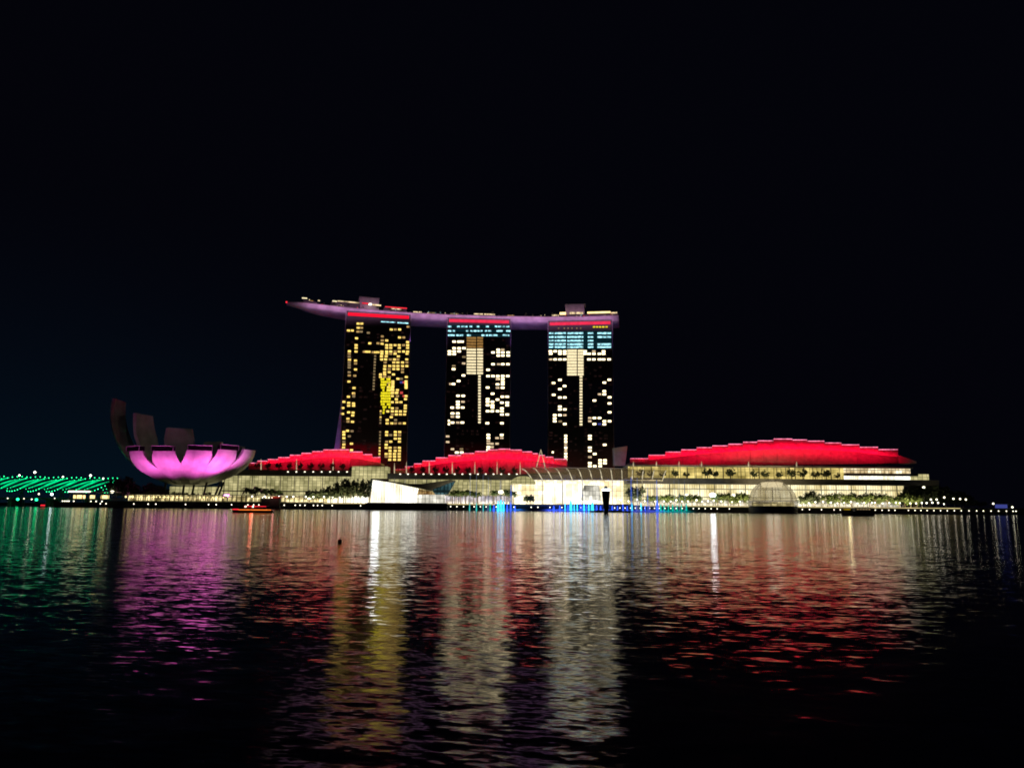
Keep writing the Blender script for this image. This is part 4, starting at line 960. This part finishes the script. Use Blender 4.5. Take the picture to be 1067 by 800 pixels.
# promenade lamps, taller, on the upper level
qx = [262, 275, 290, 298, 305, 318, 326, 337, 346]
L = row(lamp_post('promenade_lamp', 4.2, .62, 'big_lamp', 'street lamp'), qx, 634, GZ, 'promenade lamps left of the pavilion'); name_row(L, 'white promenade lamp', 'of those left of the white pavilion')
qx = [640, 647, 655, 664, 672, 683, 692, 699, 705, 711, 717, 726, 732, 738, 744, 752, 763, 771]
L = row(lamp_post('promenade_lamp', 3.6, .62, 'big_lamp', 'street lamp'), qx, 634, GZ, 'promenade lamps left of the dome', lambda i: random.uniform(.8, 1.15)); name_row(L, 'white promenade lamp', 'of those between pillar and dome')
qx = [836, 843, 850, 858, 866, 873, 880, 887, 894, 901, 909, 912, 920, 927, 934, 938, 949, 955, 961, 966, 972, 978, 984]
L = row(lamp_post('promenade_lamp', 3.4, .62, 'big_lamp', 'street lamp'), qx, 634, GZ, 'promenade lamps right of the dome', lambda i: random.uniform(.75, 1.1)); name_row(L, 'white promenade lamp', 'of those right of the glass dome')
# single lights that stand out
for nm, px, py, Y, r, lb in (('floodlight', 742.5, 515.6, 640, 2.5, 'big blue-white floodlight glaring under the right mall wing'), ('floodlight', 764, 516, 641, 1.9, 'cream floodlight right of the big blue-white one'),
                             ('floodlight', 962.5, 507.5, 650, 1.1, 'high white floodlight at the right end of the mall'), ('floodlight', 117, 512.3, 650, 1.6, 'cream floodlight left of the lotus museum'),
                             ('floodlight', 322.5, 518.6, 640, 1.9, 'round white floodlight left of the dark trees'), ('floodlight', 380.5, 509.5, 650, 2.0, 'white floodlight between dark trees and white pavilion'), ('floodlight', 522, 512.5, 640, 2.2, 'white floodlight among palms above the cyan fountain jets'),
                             ('floodlight', 541, 513.5, 640, 1.5, 'white floodlight under the small arched rooflight'), ('floodlight', 715.5, 515.3, 641, 1.2, 'small white floodlight among the green trees')):
    c = P(px, py, Y); t = thing(nm, (c.x, Y, GZ), lb, 'floodlight'); mb = MB(); mb.tube([(c.x, Y + .3, GZ), (c.x, Y + .3, c.z)], .18, 6); mb.build('post', 'steel_dark', t)
    mb = MB(); mb.lathe([(r * .5, -r * .62), (r, -r * .2), (r, r * .2), (r * .5, r * .62)], c, 10); mb.build('lamp_head', 'flood_lamp' if 'big blue' in lb and nm == 'floodlight' and r > 2.2 else 'white_lamp', t)
# lit edge strips of the upper promenade
for pa, pb, lb in ((338, 384, 'short golden edge strip of light left of the white pavilion'), (462, 516, 'golden edge strip of light below the palms'), (668, 781, 'golden edge strip of light left of the dome'), (829, 1000, 'long golden edge strip of light right of the dome')):
    a = X(pa, QY + 7.9); b_ = X(pb, QY + 7.9); mb = MB(); mb.b2(a, b_, QY + 7.7, QY + 7.99, GZ - .62, GZ - .02); single(mb, 'light_strip', 'gold_strip', ((a + b_) / 2, QY + 7.8, GZ - .6), lb, 'light strip')
# parasols and kiosks on the promenade: dark cloth roofs before the lit shops
for grp, xs, wh in (('parasols left of the dome', [716, 722, 729, 736, 750, 758, 768], 'left of the glass dome'), ('parasols right of the dome', [852, 859, 868, 884, 897, 915, 929, 941], 'right of the glass dome')):
    t = thing('parasol', (0, 0, 0), '', 'parasol', grp); mb = MB(); mb.tube([(0, 0, 0), (0, 0, 2.9)], .06, 5); mb.build('pole', 'steel_dark', t)
    mb = MB(); mb.lathe([(2.0, 2.3), (.1, 3.2)], (0, 0, 0), 8); mb.build('canopy', 'cloth', t)
    L = row(t, xs, 633.2, GZ + .1, grp); name_row(L, 'small grey parasol', 'of those ' + wh)

# fountain jets along the quay, the lamplight on them put in as glow
def glow_column(px, y0, y1, w, mat, Y=QY - 1.5):
    a = P(px, y0, Y); b_ = P(px, y1, Y); mb = MB(); r = w * M(Y) / 2
    mb.tube([(a.x, Y, max(-.3, a.z)), (a.x, Y, a.z + (b_.z - a.z) * .6), (a.x, Y, b_.z)], [r, r * .85, r * .35], 7)
    return single(mb, 'glow_jet', mat, (a.x, Y, 0), '', 'fountain jet')
def cols(lst, Y, group, desc, where):
    L = []
    for px, y1, w, mat in lst:
        o = glow_column(px, 532, y1, w, mat, Y); o['group'] = group; L.append(o)
    name_row(L, desc, where)
cols([(489.3, 523.5, 1.3, 'teal_jet_glow'), (496.4, 523.5, 1.5, 'teal_jet_glow'), (503.5, 524, 1.0, 'teal_jet_glow'), (510.7, 523.5, 1.3, 'teal_jet_glow')], QY - 2, 'teal fountain jets', 'thin teal light column', 'of the teal set below the palms')
cols([(514.5, 526, 1.6, 'blue_jet_glow'), (528.4, 525.6, 1.8, 'blue_jet_glow'), (536.6, 526.6, 1.8, 'blue_jet_glow'), (519.0, 522, 2.6, 'sky_jet_glow'), (521.8, 520.5, 2.8, 'sky_jet_glow'), (524.6, 522, 2.2, 'sky_jet_glow'), (532, 523, 1.7, 'blue_jet_glow')], QY - 2, 'blue fountain jets below the palms', 'bright cyan-blue glowing jet', 'of the set right of the palms')
cols([(577, 527, 2.2, 'blue_jet_glow'), (583.3, 526.5, 1.8, 'blue_jet_glow'), (591.6, 526, 2.2, 'blue_jet_glow'), (598.4, 525.5, 1.6, 'sky_jet_glow'), (606.4, 526, 1.6, 'blue_jet_glow'), (611, 525.5, 1.4, 'blue_jet_glow'), (621.6, 526, 1.8, 'blue_jet_glow'), (625.8, 527, 1.6, 'blue_jet_glow'), (588.8, 523, 1.3, 'sky_jet_glow'), (594.8, 521.5, 3.2, 'sky_jet_glow'), (601.5, 524, 1.6, 'sky_jet_glow'), (604.5, 524, 1.2, 'blue_jet_glow'), (608.6, 524.5, 2.0, 'sky_jet_glow'), (613.5, 524.5, 1.8, 'sky_jet_glow'), (617.2, 523, 3.4, 'sky_jet_glow')], QY - 2, 'blue fountain jets by the plaza', 'bright cyan glowing jet', 'of the set before the plaza hall')
cols([(638, 527, 1.6, 'blue_jet_glow'), (643.4, 527, 1.4, 'blue_jet_glow'), (649, 524.5, 1.3, 'blue_jet_glow'), (653.6, 527, 1.2, 'blue_jet_glow'), (663, 526.6, 1.3, 'violet_jet_glow'), (672.4, 527, 1.2, 'blue_jet_glow'), (658.5, 523.5, 1.8, 'sky_jet_glow'), (668, 524, 1.6, 'sky_jet_glow'), (676.5, 526, 1.2, 'violet_jet_glow'), (684.8, 521, 2.8, 'blue_jet_glow'), (688.5, 525, 1.8, 'teal_jet_glow'), (692, 525, 1.4, 'teal_jet_glow'), (696.5, 525.5, 1.2, 'teal_jet_glow'), (701, 525, 1.4, 'teal_jet_glow'), (705.5, 525.5, 1.2, 'teal_jet_glow'), (710, 525, 1.3, 'teal_jet_glow'), (715.3, 524, 1.5, 'teal_jet_glow')], QY - 2, 'blue and teal jets right of the pillar', 'short blue or teal jet', 'of those right of the pillar')
cols([(658, 497, 2.0, 'spray_blue'), (675, 508, 1.6, 'spray_blue'), (684.8, 500, 2.0, 'spray_blue'), (664.5, 498, 1.8, 'spray_pale'), (532.3, 505, 2.2, 'spray_blue'), (508.5, 497, 1.2, 'spray_pale'), (521, 500, 1.8, 'spray_pale'), (489.5, 493, 1.0, 'spray_pale'), (496, 494, 1.0, 'spray_pale'), (503, 494, 1.0, 'spray_pale'), (703, 500, 1.0, 'spray_pale'), (708, 500, 1.0, 'spray_pale'), (714, 500, 1.0, 'spray_pale')], QY - 3, 'tall fountain jets', 'tall faint fountain jet', 'of the tall jets')
for xa, xb, e, cl in ((570, 645, 16000, (.05, .12, 1.0)), (510, 542, 5000, (.03, .25, 1.0)), (648, 692, 4500, (.08, .12, 1.0)), (686, 718, 2500, (0, .6, .6))):
    a = X(xa, QY - 3); b_ = X(xb, QY - 3); lamp('AREA', 'fountain_floodlight', ((a + b_) / 2, QY - 4, 1.0), ((a + b_) / 2, QY + 8, 3.5), e, cl, shape='RECTANGLE', size=b_ - a, size_y=.4, spread=radians(150))

# dark pillar with lit top on a low raft
YB = 450; c = P(631.6, 534, YB)
t = thing('channel_marker', (c.x, YB, 0), 'dark bulging pillar with a white lit cap rising from the water', 'marker')
zt = P(631.6, 511, YB).z; m_ = M(YB)
mb = MB(); mb.lathe([(2.3 * m_, -.5), (2.3 * m_, 2.0), (3.3 * m_, zt * .45), (4.0 * m_, zt * .75), (4.2 * m_, zt - .6), (4.0 * m_, zt)], (c.x, YB, 0), 16); mb.build('shaft', 'boat_dark', t, True)
mb = MB(); mb.lathe([(3.9 * m_, zt + .02), (4.2 * m_, zt + .4), (3.9 * m_, zt + .9)], (c.x, YB, 0), 16); mb.build('lit_cap', 'cool_lamp', t)
mb = MB(); mb.lathe([(2.8 * m_, zt + .92), (1.6 * m_, zt + 2.0), (.4, zt + 2.6)], (c.x, YB, 0), 16); mb.build('top', 'concrete', t)
mb = MB(); YF = 540; a = X(616, YF); b_ = X(657, YF); mb.b2(a, b_, YF, YF + 8, -.6, 1.1); mb.b2(a + 4, b_ - 6, YF + 1, YF + 7, 1.12, 1.5)
single(mb, 'raft', 'boat_dark', ((a + b_) / 2, YF + 4, 0), 'long low dark raft behind the marker pillar', 'raft')

# ================================================================== BOATS
def hull_mb(cx, Y, L, B, H, z0=-.3, bow=1):
    vs = []; n = 10; fs = []
    for i in range(n + 1):
        u = i / n; x = -L / 2 + L * u; w = B / 2 * (1 - max(0, (u - .62) / .38) ** 2) * (1 - .25 * max(0, (.15 - u) / .15)); w = max(w, .05); sh = H * (1 + .35 * max(0, u - .6) ** 1.5 * 2)
        for (yy, zz) in ((-w * .7, z0), (w * .7, z0), (w, sh), (-w, sh)): vs.append((cx + x * bow, Y + yy, zz))
    for i in range(n):
        k = i * 4
        for j in range(4): a, b_ = k + j, k + (j + 1) % 4; fs.append((a, b_, b_ + 4, a + 4))
    fs += [(0, 1, 2, 3), (n * 4, n * 4 + 3, n * 4 + 2, n * 4 + 1)]
    return MB().add(vs, fs)
# bumboat with red lights
YR = 335; c = P(263.5, 534, YR); Lb = 42 * M(YR)
t = thing('tour_boat', (c.x, YR, 0), 'wooden tour boat with red lit roof and orange strip near the museum', 'boat')
hull_mb(c.x, YR, Lb, 3.6, .95, bow=-1).build('hull', 'boat_dark', t)
mb = MB(); mb.b2(c.x - Lb * .32, c.x + Lb * .47, YR - 1.95, YR - 1.83, .98, 1.36); mb.build('light_strip', 'orange_strip', t)
mb = MB(); mb.b2(c.x - Lb * .48, c.x - Lb * .33, YR - 1.2, YR - 1.0, 1.1, 1.55); mb.build('bow_light', 'red_lamp', t)
mb = MB(); mb.b2(c.x - Lb * .22, c.x + Lb * .36, YR - 1.3, YR + 1.3, 2.75, 2.92); rf = mb.build('cabin_roof', 'red_paint', t)
for i in range(7): mb = MB(); xx = c.x - Lb * .2 + i * Lb * .09; mb.tube([(xx, YR - 1.2, 1.0), (xx, YR - 1.2, 2.75)], .05, 5); mb.build('roof_post', 'red_paint', t)
mb = MB(); mb.b2(c.x - Lb * .2, c.x + Lb * .34, YR - 1.38, YR - 1.32, 2.5, 2.74); mb.build('roof_lights', 'red_lamp', rf)
mb = MB(); mb.b2(c.x - Lb * .18, c.x + Lb * .33, YR - .9, YR + .9, 1.0, 1.6); mb.build('benches', 'boat_dark', t)
for dx in (-.16, 0.02): mb = MB(); mb.ball((c.x + Lb * dx, YR - 1.5, 2.5), .36, 8); mb.build('cabin_lamp', 'white_lamp', t)
lamp('POINT', 'cabin_light', (c.x, YR - 2.2, 2.2), None, 160, (1, .12, .05), shadow_soft_size=.8)
# dark boat with yellow bow
YR = 440; c = P(894, 537, YR); Lb = 33 * M(YR)
t = thing('work_boat', (c.x, YR, 0), 'dark moored boat with yellow bow below the right mall wing', 'boat')
hull_mb(c.x, YR, Lb, 4.4, 2.2, bow=-1).build('hull', 'boat_dark', t)
mb = MB(); mb.b2(c.x - Lb * .47, c.x - Lb * .24, YR - 1.1, YR + 1.1, 3.0, 3.7); mb.build('bow_cover', 'yellow_paint', t)
mb = MB(); mb.b2(c.x - Lb * .15, c.x + Lb * .42, YR - 1.8, YR + 1.8, 4.3, 4.5); mb.build('cabin_roof', 'boat_white', t)
mb = MB(); mb.b2(c.x - Lb * .12, c.x + Lb * .40, YR - 1.6, YR + 1.6, 2.25, 4.28); cb = mb.build('cabin', 'boat_dark', t)
for i in range(5): mb = MB(); xx = c.x - Lb * .06 + i * Lb * .09; mb.b2(xx, xx + 1.0, YR - 1.66, YR - 1.61, 3.2, 3.9); mb.build('window', 'win_dim', cb)
lamp('POINT', 'bow_lamp', (c.x - Lb * .33, YR - 2.8, 5.6), None, 250, (1, .85, .4), shadow_soft_size=.8)
# pier with red awning behind the tour boat
YR = 612; a = X(271, YR); b_ = X(292, YR); t = thing('jetty_kiosk', ((a + b_) / 2, YR, 0), 'dark jetty kiosk with a red awning behind the tour boat', 'jetty')
mb = MB(); mb.b2(a, b_, YR - 2, YR + 9, -1, 2.2); mb.build('platform', 'quay_stone', t)
mb = MB(); mb.b2(a + 1, b_ - 1, YR, YR + 5, 2.22, P(280, 519, YR).z); mb.build('cabin', 'dark_concrete', t)
mb = MB(); z_ = P(280, 519, YR).z; mb.b2(a + 8, b_, YR - .5, YR + 5, z_ + .02, z_ + 1.5); mb.build('awning', 'red_paint', t)
for i in range(4): mb = MB(); mb.ball((a + 2 + i * 2.5, YR - .4, z_ + .5), .45, 6); mb.build('lamp_head', 'white_lamp', t)
lamp('POINT', 'kiosk_lamp', (b_ - 4, YR - 4, z_ + 2.5), None, 300, (1, .35, .3), shadow_soft_size=.8)
# mooring buoy in mid water
q = PZ(354, 565.2, 0); mb = MB(); mb.lathe([(.10, -.15), (.19, .0), (.21, .12), (.17, .26), (.06, .34)], (q.x, q.y, 0), 12); mb.tube([(q.x, q.y, .34), (q.x, q.y, .42)], .03, 6)
single(mb, 'buoy', 'buoy_brown', (q.x, q.y, 0), 'small dark buoy floating alone in the middle water', 'buoy')

# ================================================================== LEFT: HELIX BRIDGE, ROAD BRIDGE, PIER PAVILION
YH = 760
HB = thing('helix_bridge', (X(40, YH), YH, 0), 'green lit footbridge of slanting spiral tubes at the far left', 'bridge')
xl = X(-45, YH); xr = X(121, YH); zc = P(60, 504.6, YH).z; Rh = 7.2 * M(YH); pitch = 98 * M(YH); ns = 10
def axis(x):  # gentle sag to the right
    return zc + (xr - x) * 0.0075 - .5
for s_i in range(ns):
    ph = 2 * pi * s_i / ns; Rh = (7.2 if s_i % 2 == 0 else 5.6) * M(YH); thin = 1.0 if s_i % 2 == 0 else .45; seg = []; k = 0; x = xl  # odd thin inner strands added to fill the green haze between ribbons
    front = MB(); dots = []
    pts_ = []
    x = xl
    while x <= xr:
        a = 2 * pi * (x - xl) / pitch + ph
        pts_.append((x, YH - Rh * 1.05 * cos(a), axis(x) + Rh * sin(a))); x += 1.6
    mb = MB(); mb.tube(pts_, .2, 5); tb = mb.build('spiral_tube', 'steel_dark', HB)
    mb = MB(); x = xl
    while x <= xr:
        a = 2 * pi * (x - xl) / pitch + ph
        if cos(a) > (-.3 if thin == 1 else .4): mb.ball((x, YH - (Rh + .35) * 1.05 * cos(a), axis(x) + (Rh + .3) * sin(a)), .5 if thin == 1 else .32, 6)
        x += 3.6
    o = mb.build('led_dots', 'green_led', tb); o['kind'] = 'stuff'
    run = []; x = xl
    while x <= xr + 1:      # LED ribbons on the camera side of each tube
        a = 2 * pi * (x - xl) / pitch + ph
        if -.75 < sin(a) < .85 and cos(a) > 0: run.append((x, YH - (Rh + .25) * 1.05 * cos(a), axis(x) + (Rh + .1) * sin(a)))
        else:
            if len(run) > 2: mb = MB(); mb.tube(run, [.2] + [.25 + .8 * thin * sin(pi * (q_ + 1) / (len(run) - 1)) for q_ in range(len(run) - 2)] + [.2], 5); mb.build('led_ribbon', 'green_glow', tb)
            run = []
        x += 1.4
Rh = 7.2 * M(YH)
mb = MB(); mb.b2(xl, xr, YH - 3, YH + 3, zc - Rh * .62, zc - Rh * .5); mb.build('walkway', 'dark_concrete', HB)
for px in (-20, 22, 64, 106): mb = MB(); xx = X(px, YH); mb.tube([(xx - 4, YH, -2), (xx, YH, zc - Rh * .62)], .6, 6); mb.tube([(xx + 4, YH, -2), (xx, YH, zc - Rh * .62)], .6, 6); mb.build('pier', 'dark_concrete', HB)
RB = thing('road_bridge', (X(20, 800), 800, 0), 'low dark road bridge behind the green spiral footbridge', 'bridge')
mb = MB(); xa, xb = X(-60, 800), X(118, 800); mb.b2(xa, xb, 798, 822, 6.5, 8.5); mb.build('deck', 'concrete', RB)
for px in (-30, 10, 50, 90): mb = MB(); xx = X(px, 800); mb.b2(xx - 2, xx + 2, 800, 818, -2, 6.48); mb.build('pier', 'concrete', RB)
gl_ = []
for px, py in ((16.3, 495.6), (32.5, 492.6), (62, 497.4), (91, 496), (104.3, 499)):
    c = P(px, py, 800); t = lamp_post('street_lamp', c.z - 8.5, 1.15 if px in (32.5, 91) else .9, 'big_lamp', 'street lamp'); t.location = (c.x, 806, 8.5); t['group'] = 'street lamps on the road bridge'; gl_.append(t)
name_row(gl_, 'white street lamp', 'of those above the green bridge')
# pier pavilion
YV = 640; PV = thing('pier_pavilion', (X(95, YV), YV, 0), 'low pavilion with a white lit roof edge and yellow bays at far left', 'pavilion')
a = X(72, YV); b_ = X(121, YV); mb = MB(); mb.b2(a - 8, b_ + 4, YV - 6, YV + 12, -2, P(95, 523.5, YV).z); mb.build('platform', 'quay_stone', PV)
zf = P(95, 523.4, YV).z; zr = P(90, 511.5, YV).z
mb = MB(); mb.b2(a, b_, YV - 2, YV + 8, zr - 1.0, zr - .2); mb.build('roof', 'white_panel', PV)
mb = MB(); mb.b2(a, a + 18, YV - 2.3, YV - 2.05, zr - .9, zr + .1); mb.build('roof_light', 'white_lamp', PV)
for i, (px, w) in enumerate(((74, 4.5), (79, 3), (84, 1.5), (91.5, 4), (103, 5), (107, 3))):
    xx = X(px, YV); mb = MB(); mb.b2(xx, xx + w, YV + 3, YV + 4, zf + 3.2, zf + 6.0); mb.build('bay', 'warm_lamp', PV)
for i in range(8): xx = a + 1 + i * (b_ - a - 2) / 7; mb = MB(); mb.tube([(xx, YV - 1, zf), (xx, YV - 1, zr - 1)], .3, 6); mb.build('column', 'dark_concrete', PV)
for px in (82, 85): mb = MB(); c = P(px, 520, YV - 2.4); mb.ball((c.x, YV - 2.4, zf + 4), .5, 6); mb.build('lamp_head', 'red_lamp', PV)
# sparse lights under the bridges
gl_ = []
for px, py, mt, r, lb in ((18.5, 520, 'green_led', 1.5, 'round green floodlight under the left part of the spiral bridge'), (38, 520.4, 'green_led', 1.5, 'round green floodlight under the middle of the spiral bridge'), (54, 514.8, 'cool_lamp', 1.3, 'white lamp under the spiral bridge right of the green lights'), (40.5, 514.5, 'white_lamp', .9, 'small white lamp just above the right green floodlight'), (8, 519, 'white_lamp', .6, 'small white lamp at the very left below the bridge'), (25, 519.3, 'white_lamp', .6, 'tiny white lamp between two green floodlights'), (33, 520, 'white_lamp', .7, 'tiny white lamp just left of the right green floodlight'), (57, 519, 'white_lamp', .55, 'tiny dim lamp left of the pier pavilion')):
    c = P(px, py, 690); t = thing('bridge_lamp', (c.x, 690, 0), lb, 'lamp'); mb = MB(); mb.ball(c, r * .8, 8); mb.build('lamp_head', mt, t); mb = MB(); mb.tube([(c.x, 690, -1.5), (c.x, 690, c.z - r * .7)], .2, 6); mb.build('post', 'steel_dark', t)
gl_ = []
for i, px in enumerate((65, 67.3, 69.6, 71.6, 76.6, 94.5, 100, 106, 112)):
    c = P(px, 524.2, YV - 5); t = gl_[0] if False else lamp_post('pier_lamp', .6, .5, 'white_lamp', 'lamp') if i == 0 else copy_tree(gl_[0]); t.location = (c.x, YV - 5, zf); t['group'] = 'lamps on the pier edge'; gl_.append(t)
name_row(gl_, 'small white lamp', 'along the pier pavilion edge')
q = P(60, 526, 640); t = thing('small_boat', (q.x, 620, 0), 'tiny dark boat with a red light left of the pier pavilion', 'boat')
hull_mb(q.x, 620, 6, 2, .8).build('hull', 'boat_dark', t); mb = MB(); mb.b2(q.x - 1.4, q.x + 1.6, 619.2, 620.4, .85, 1.9); mb.build('cabin', 'red_lamp', t)

# ================================================================== RIGHT END
YE = 655
t = thing('end_kiosk', (X(1045, YE), YE, 3.0), 'small blue lit kiosk at the right end of the quay', 'kiosk')
a = X(1040, YE); b_ = X(1049, YE); mb = MB(); mb.b2(a, b_, YE, YE + 5, 3.0, 8.5); mb.build('wall', 'win_blue', t); mb = MB(); mb.b2(a - 5, b_ + 4, YE - 2, YE + 7, 8.52, 9.0); mb.build('roof', 'dark_concrete', t)
gl_ = []
for px, py in ((1035, 525.3), (1055, 529), (993.5, 520.2), (1000.5, 520.4), (1006.5, 521), (984, 518.8), (970, 521), (976, 521)):
    c = P(px, py, 648); g0 = 3.0 if c.x > 420 else GZ; tt = lamp_post('shore_lamp', c.z - g0, .75, 'white_lamp', 'street lamp'); tt.location = (c.x, 664 if g0 == 3 else 648, g0); tt['group'] = 'shore lamps at the right end'; gl_.append(tt)
name_row(gl_, 'white shore lamp', 'of those past the right wing')
mb = MB(); a = X(995, QY + 5); mb.b2(421, 460, QY + 1, QY + 39, -2, 1.9)
struct(mb, 'jetty', 'quay_stone')
for o in bpy.data.objects:
    if '_o' in o: del o['_o']
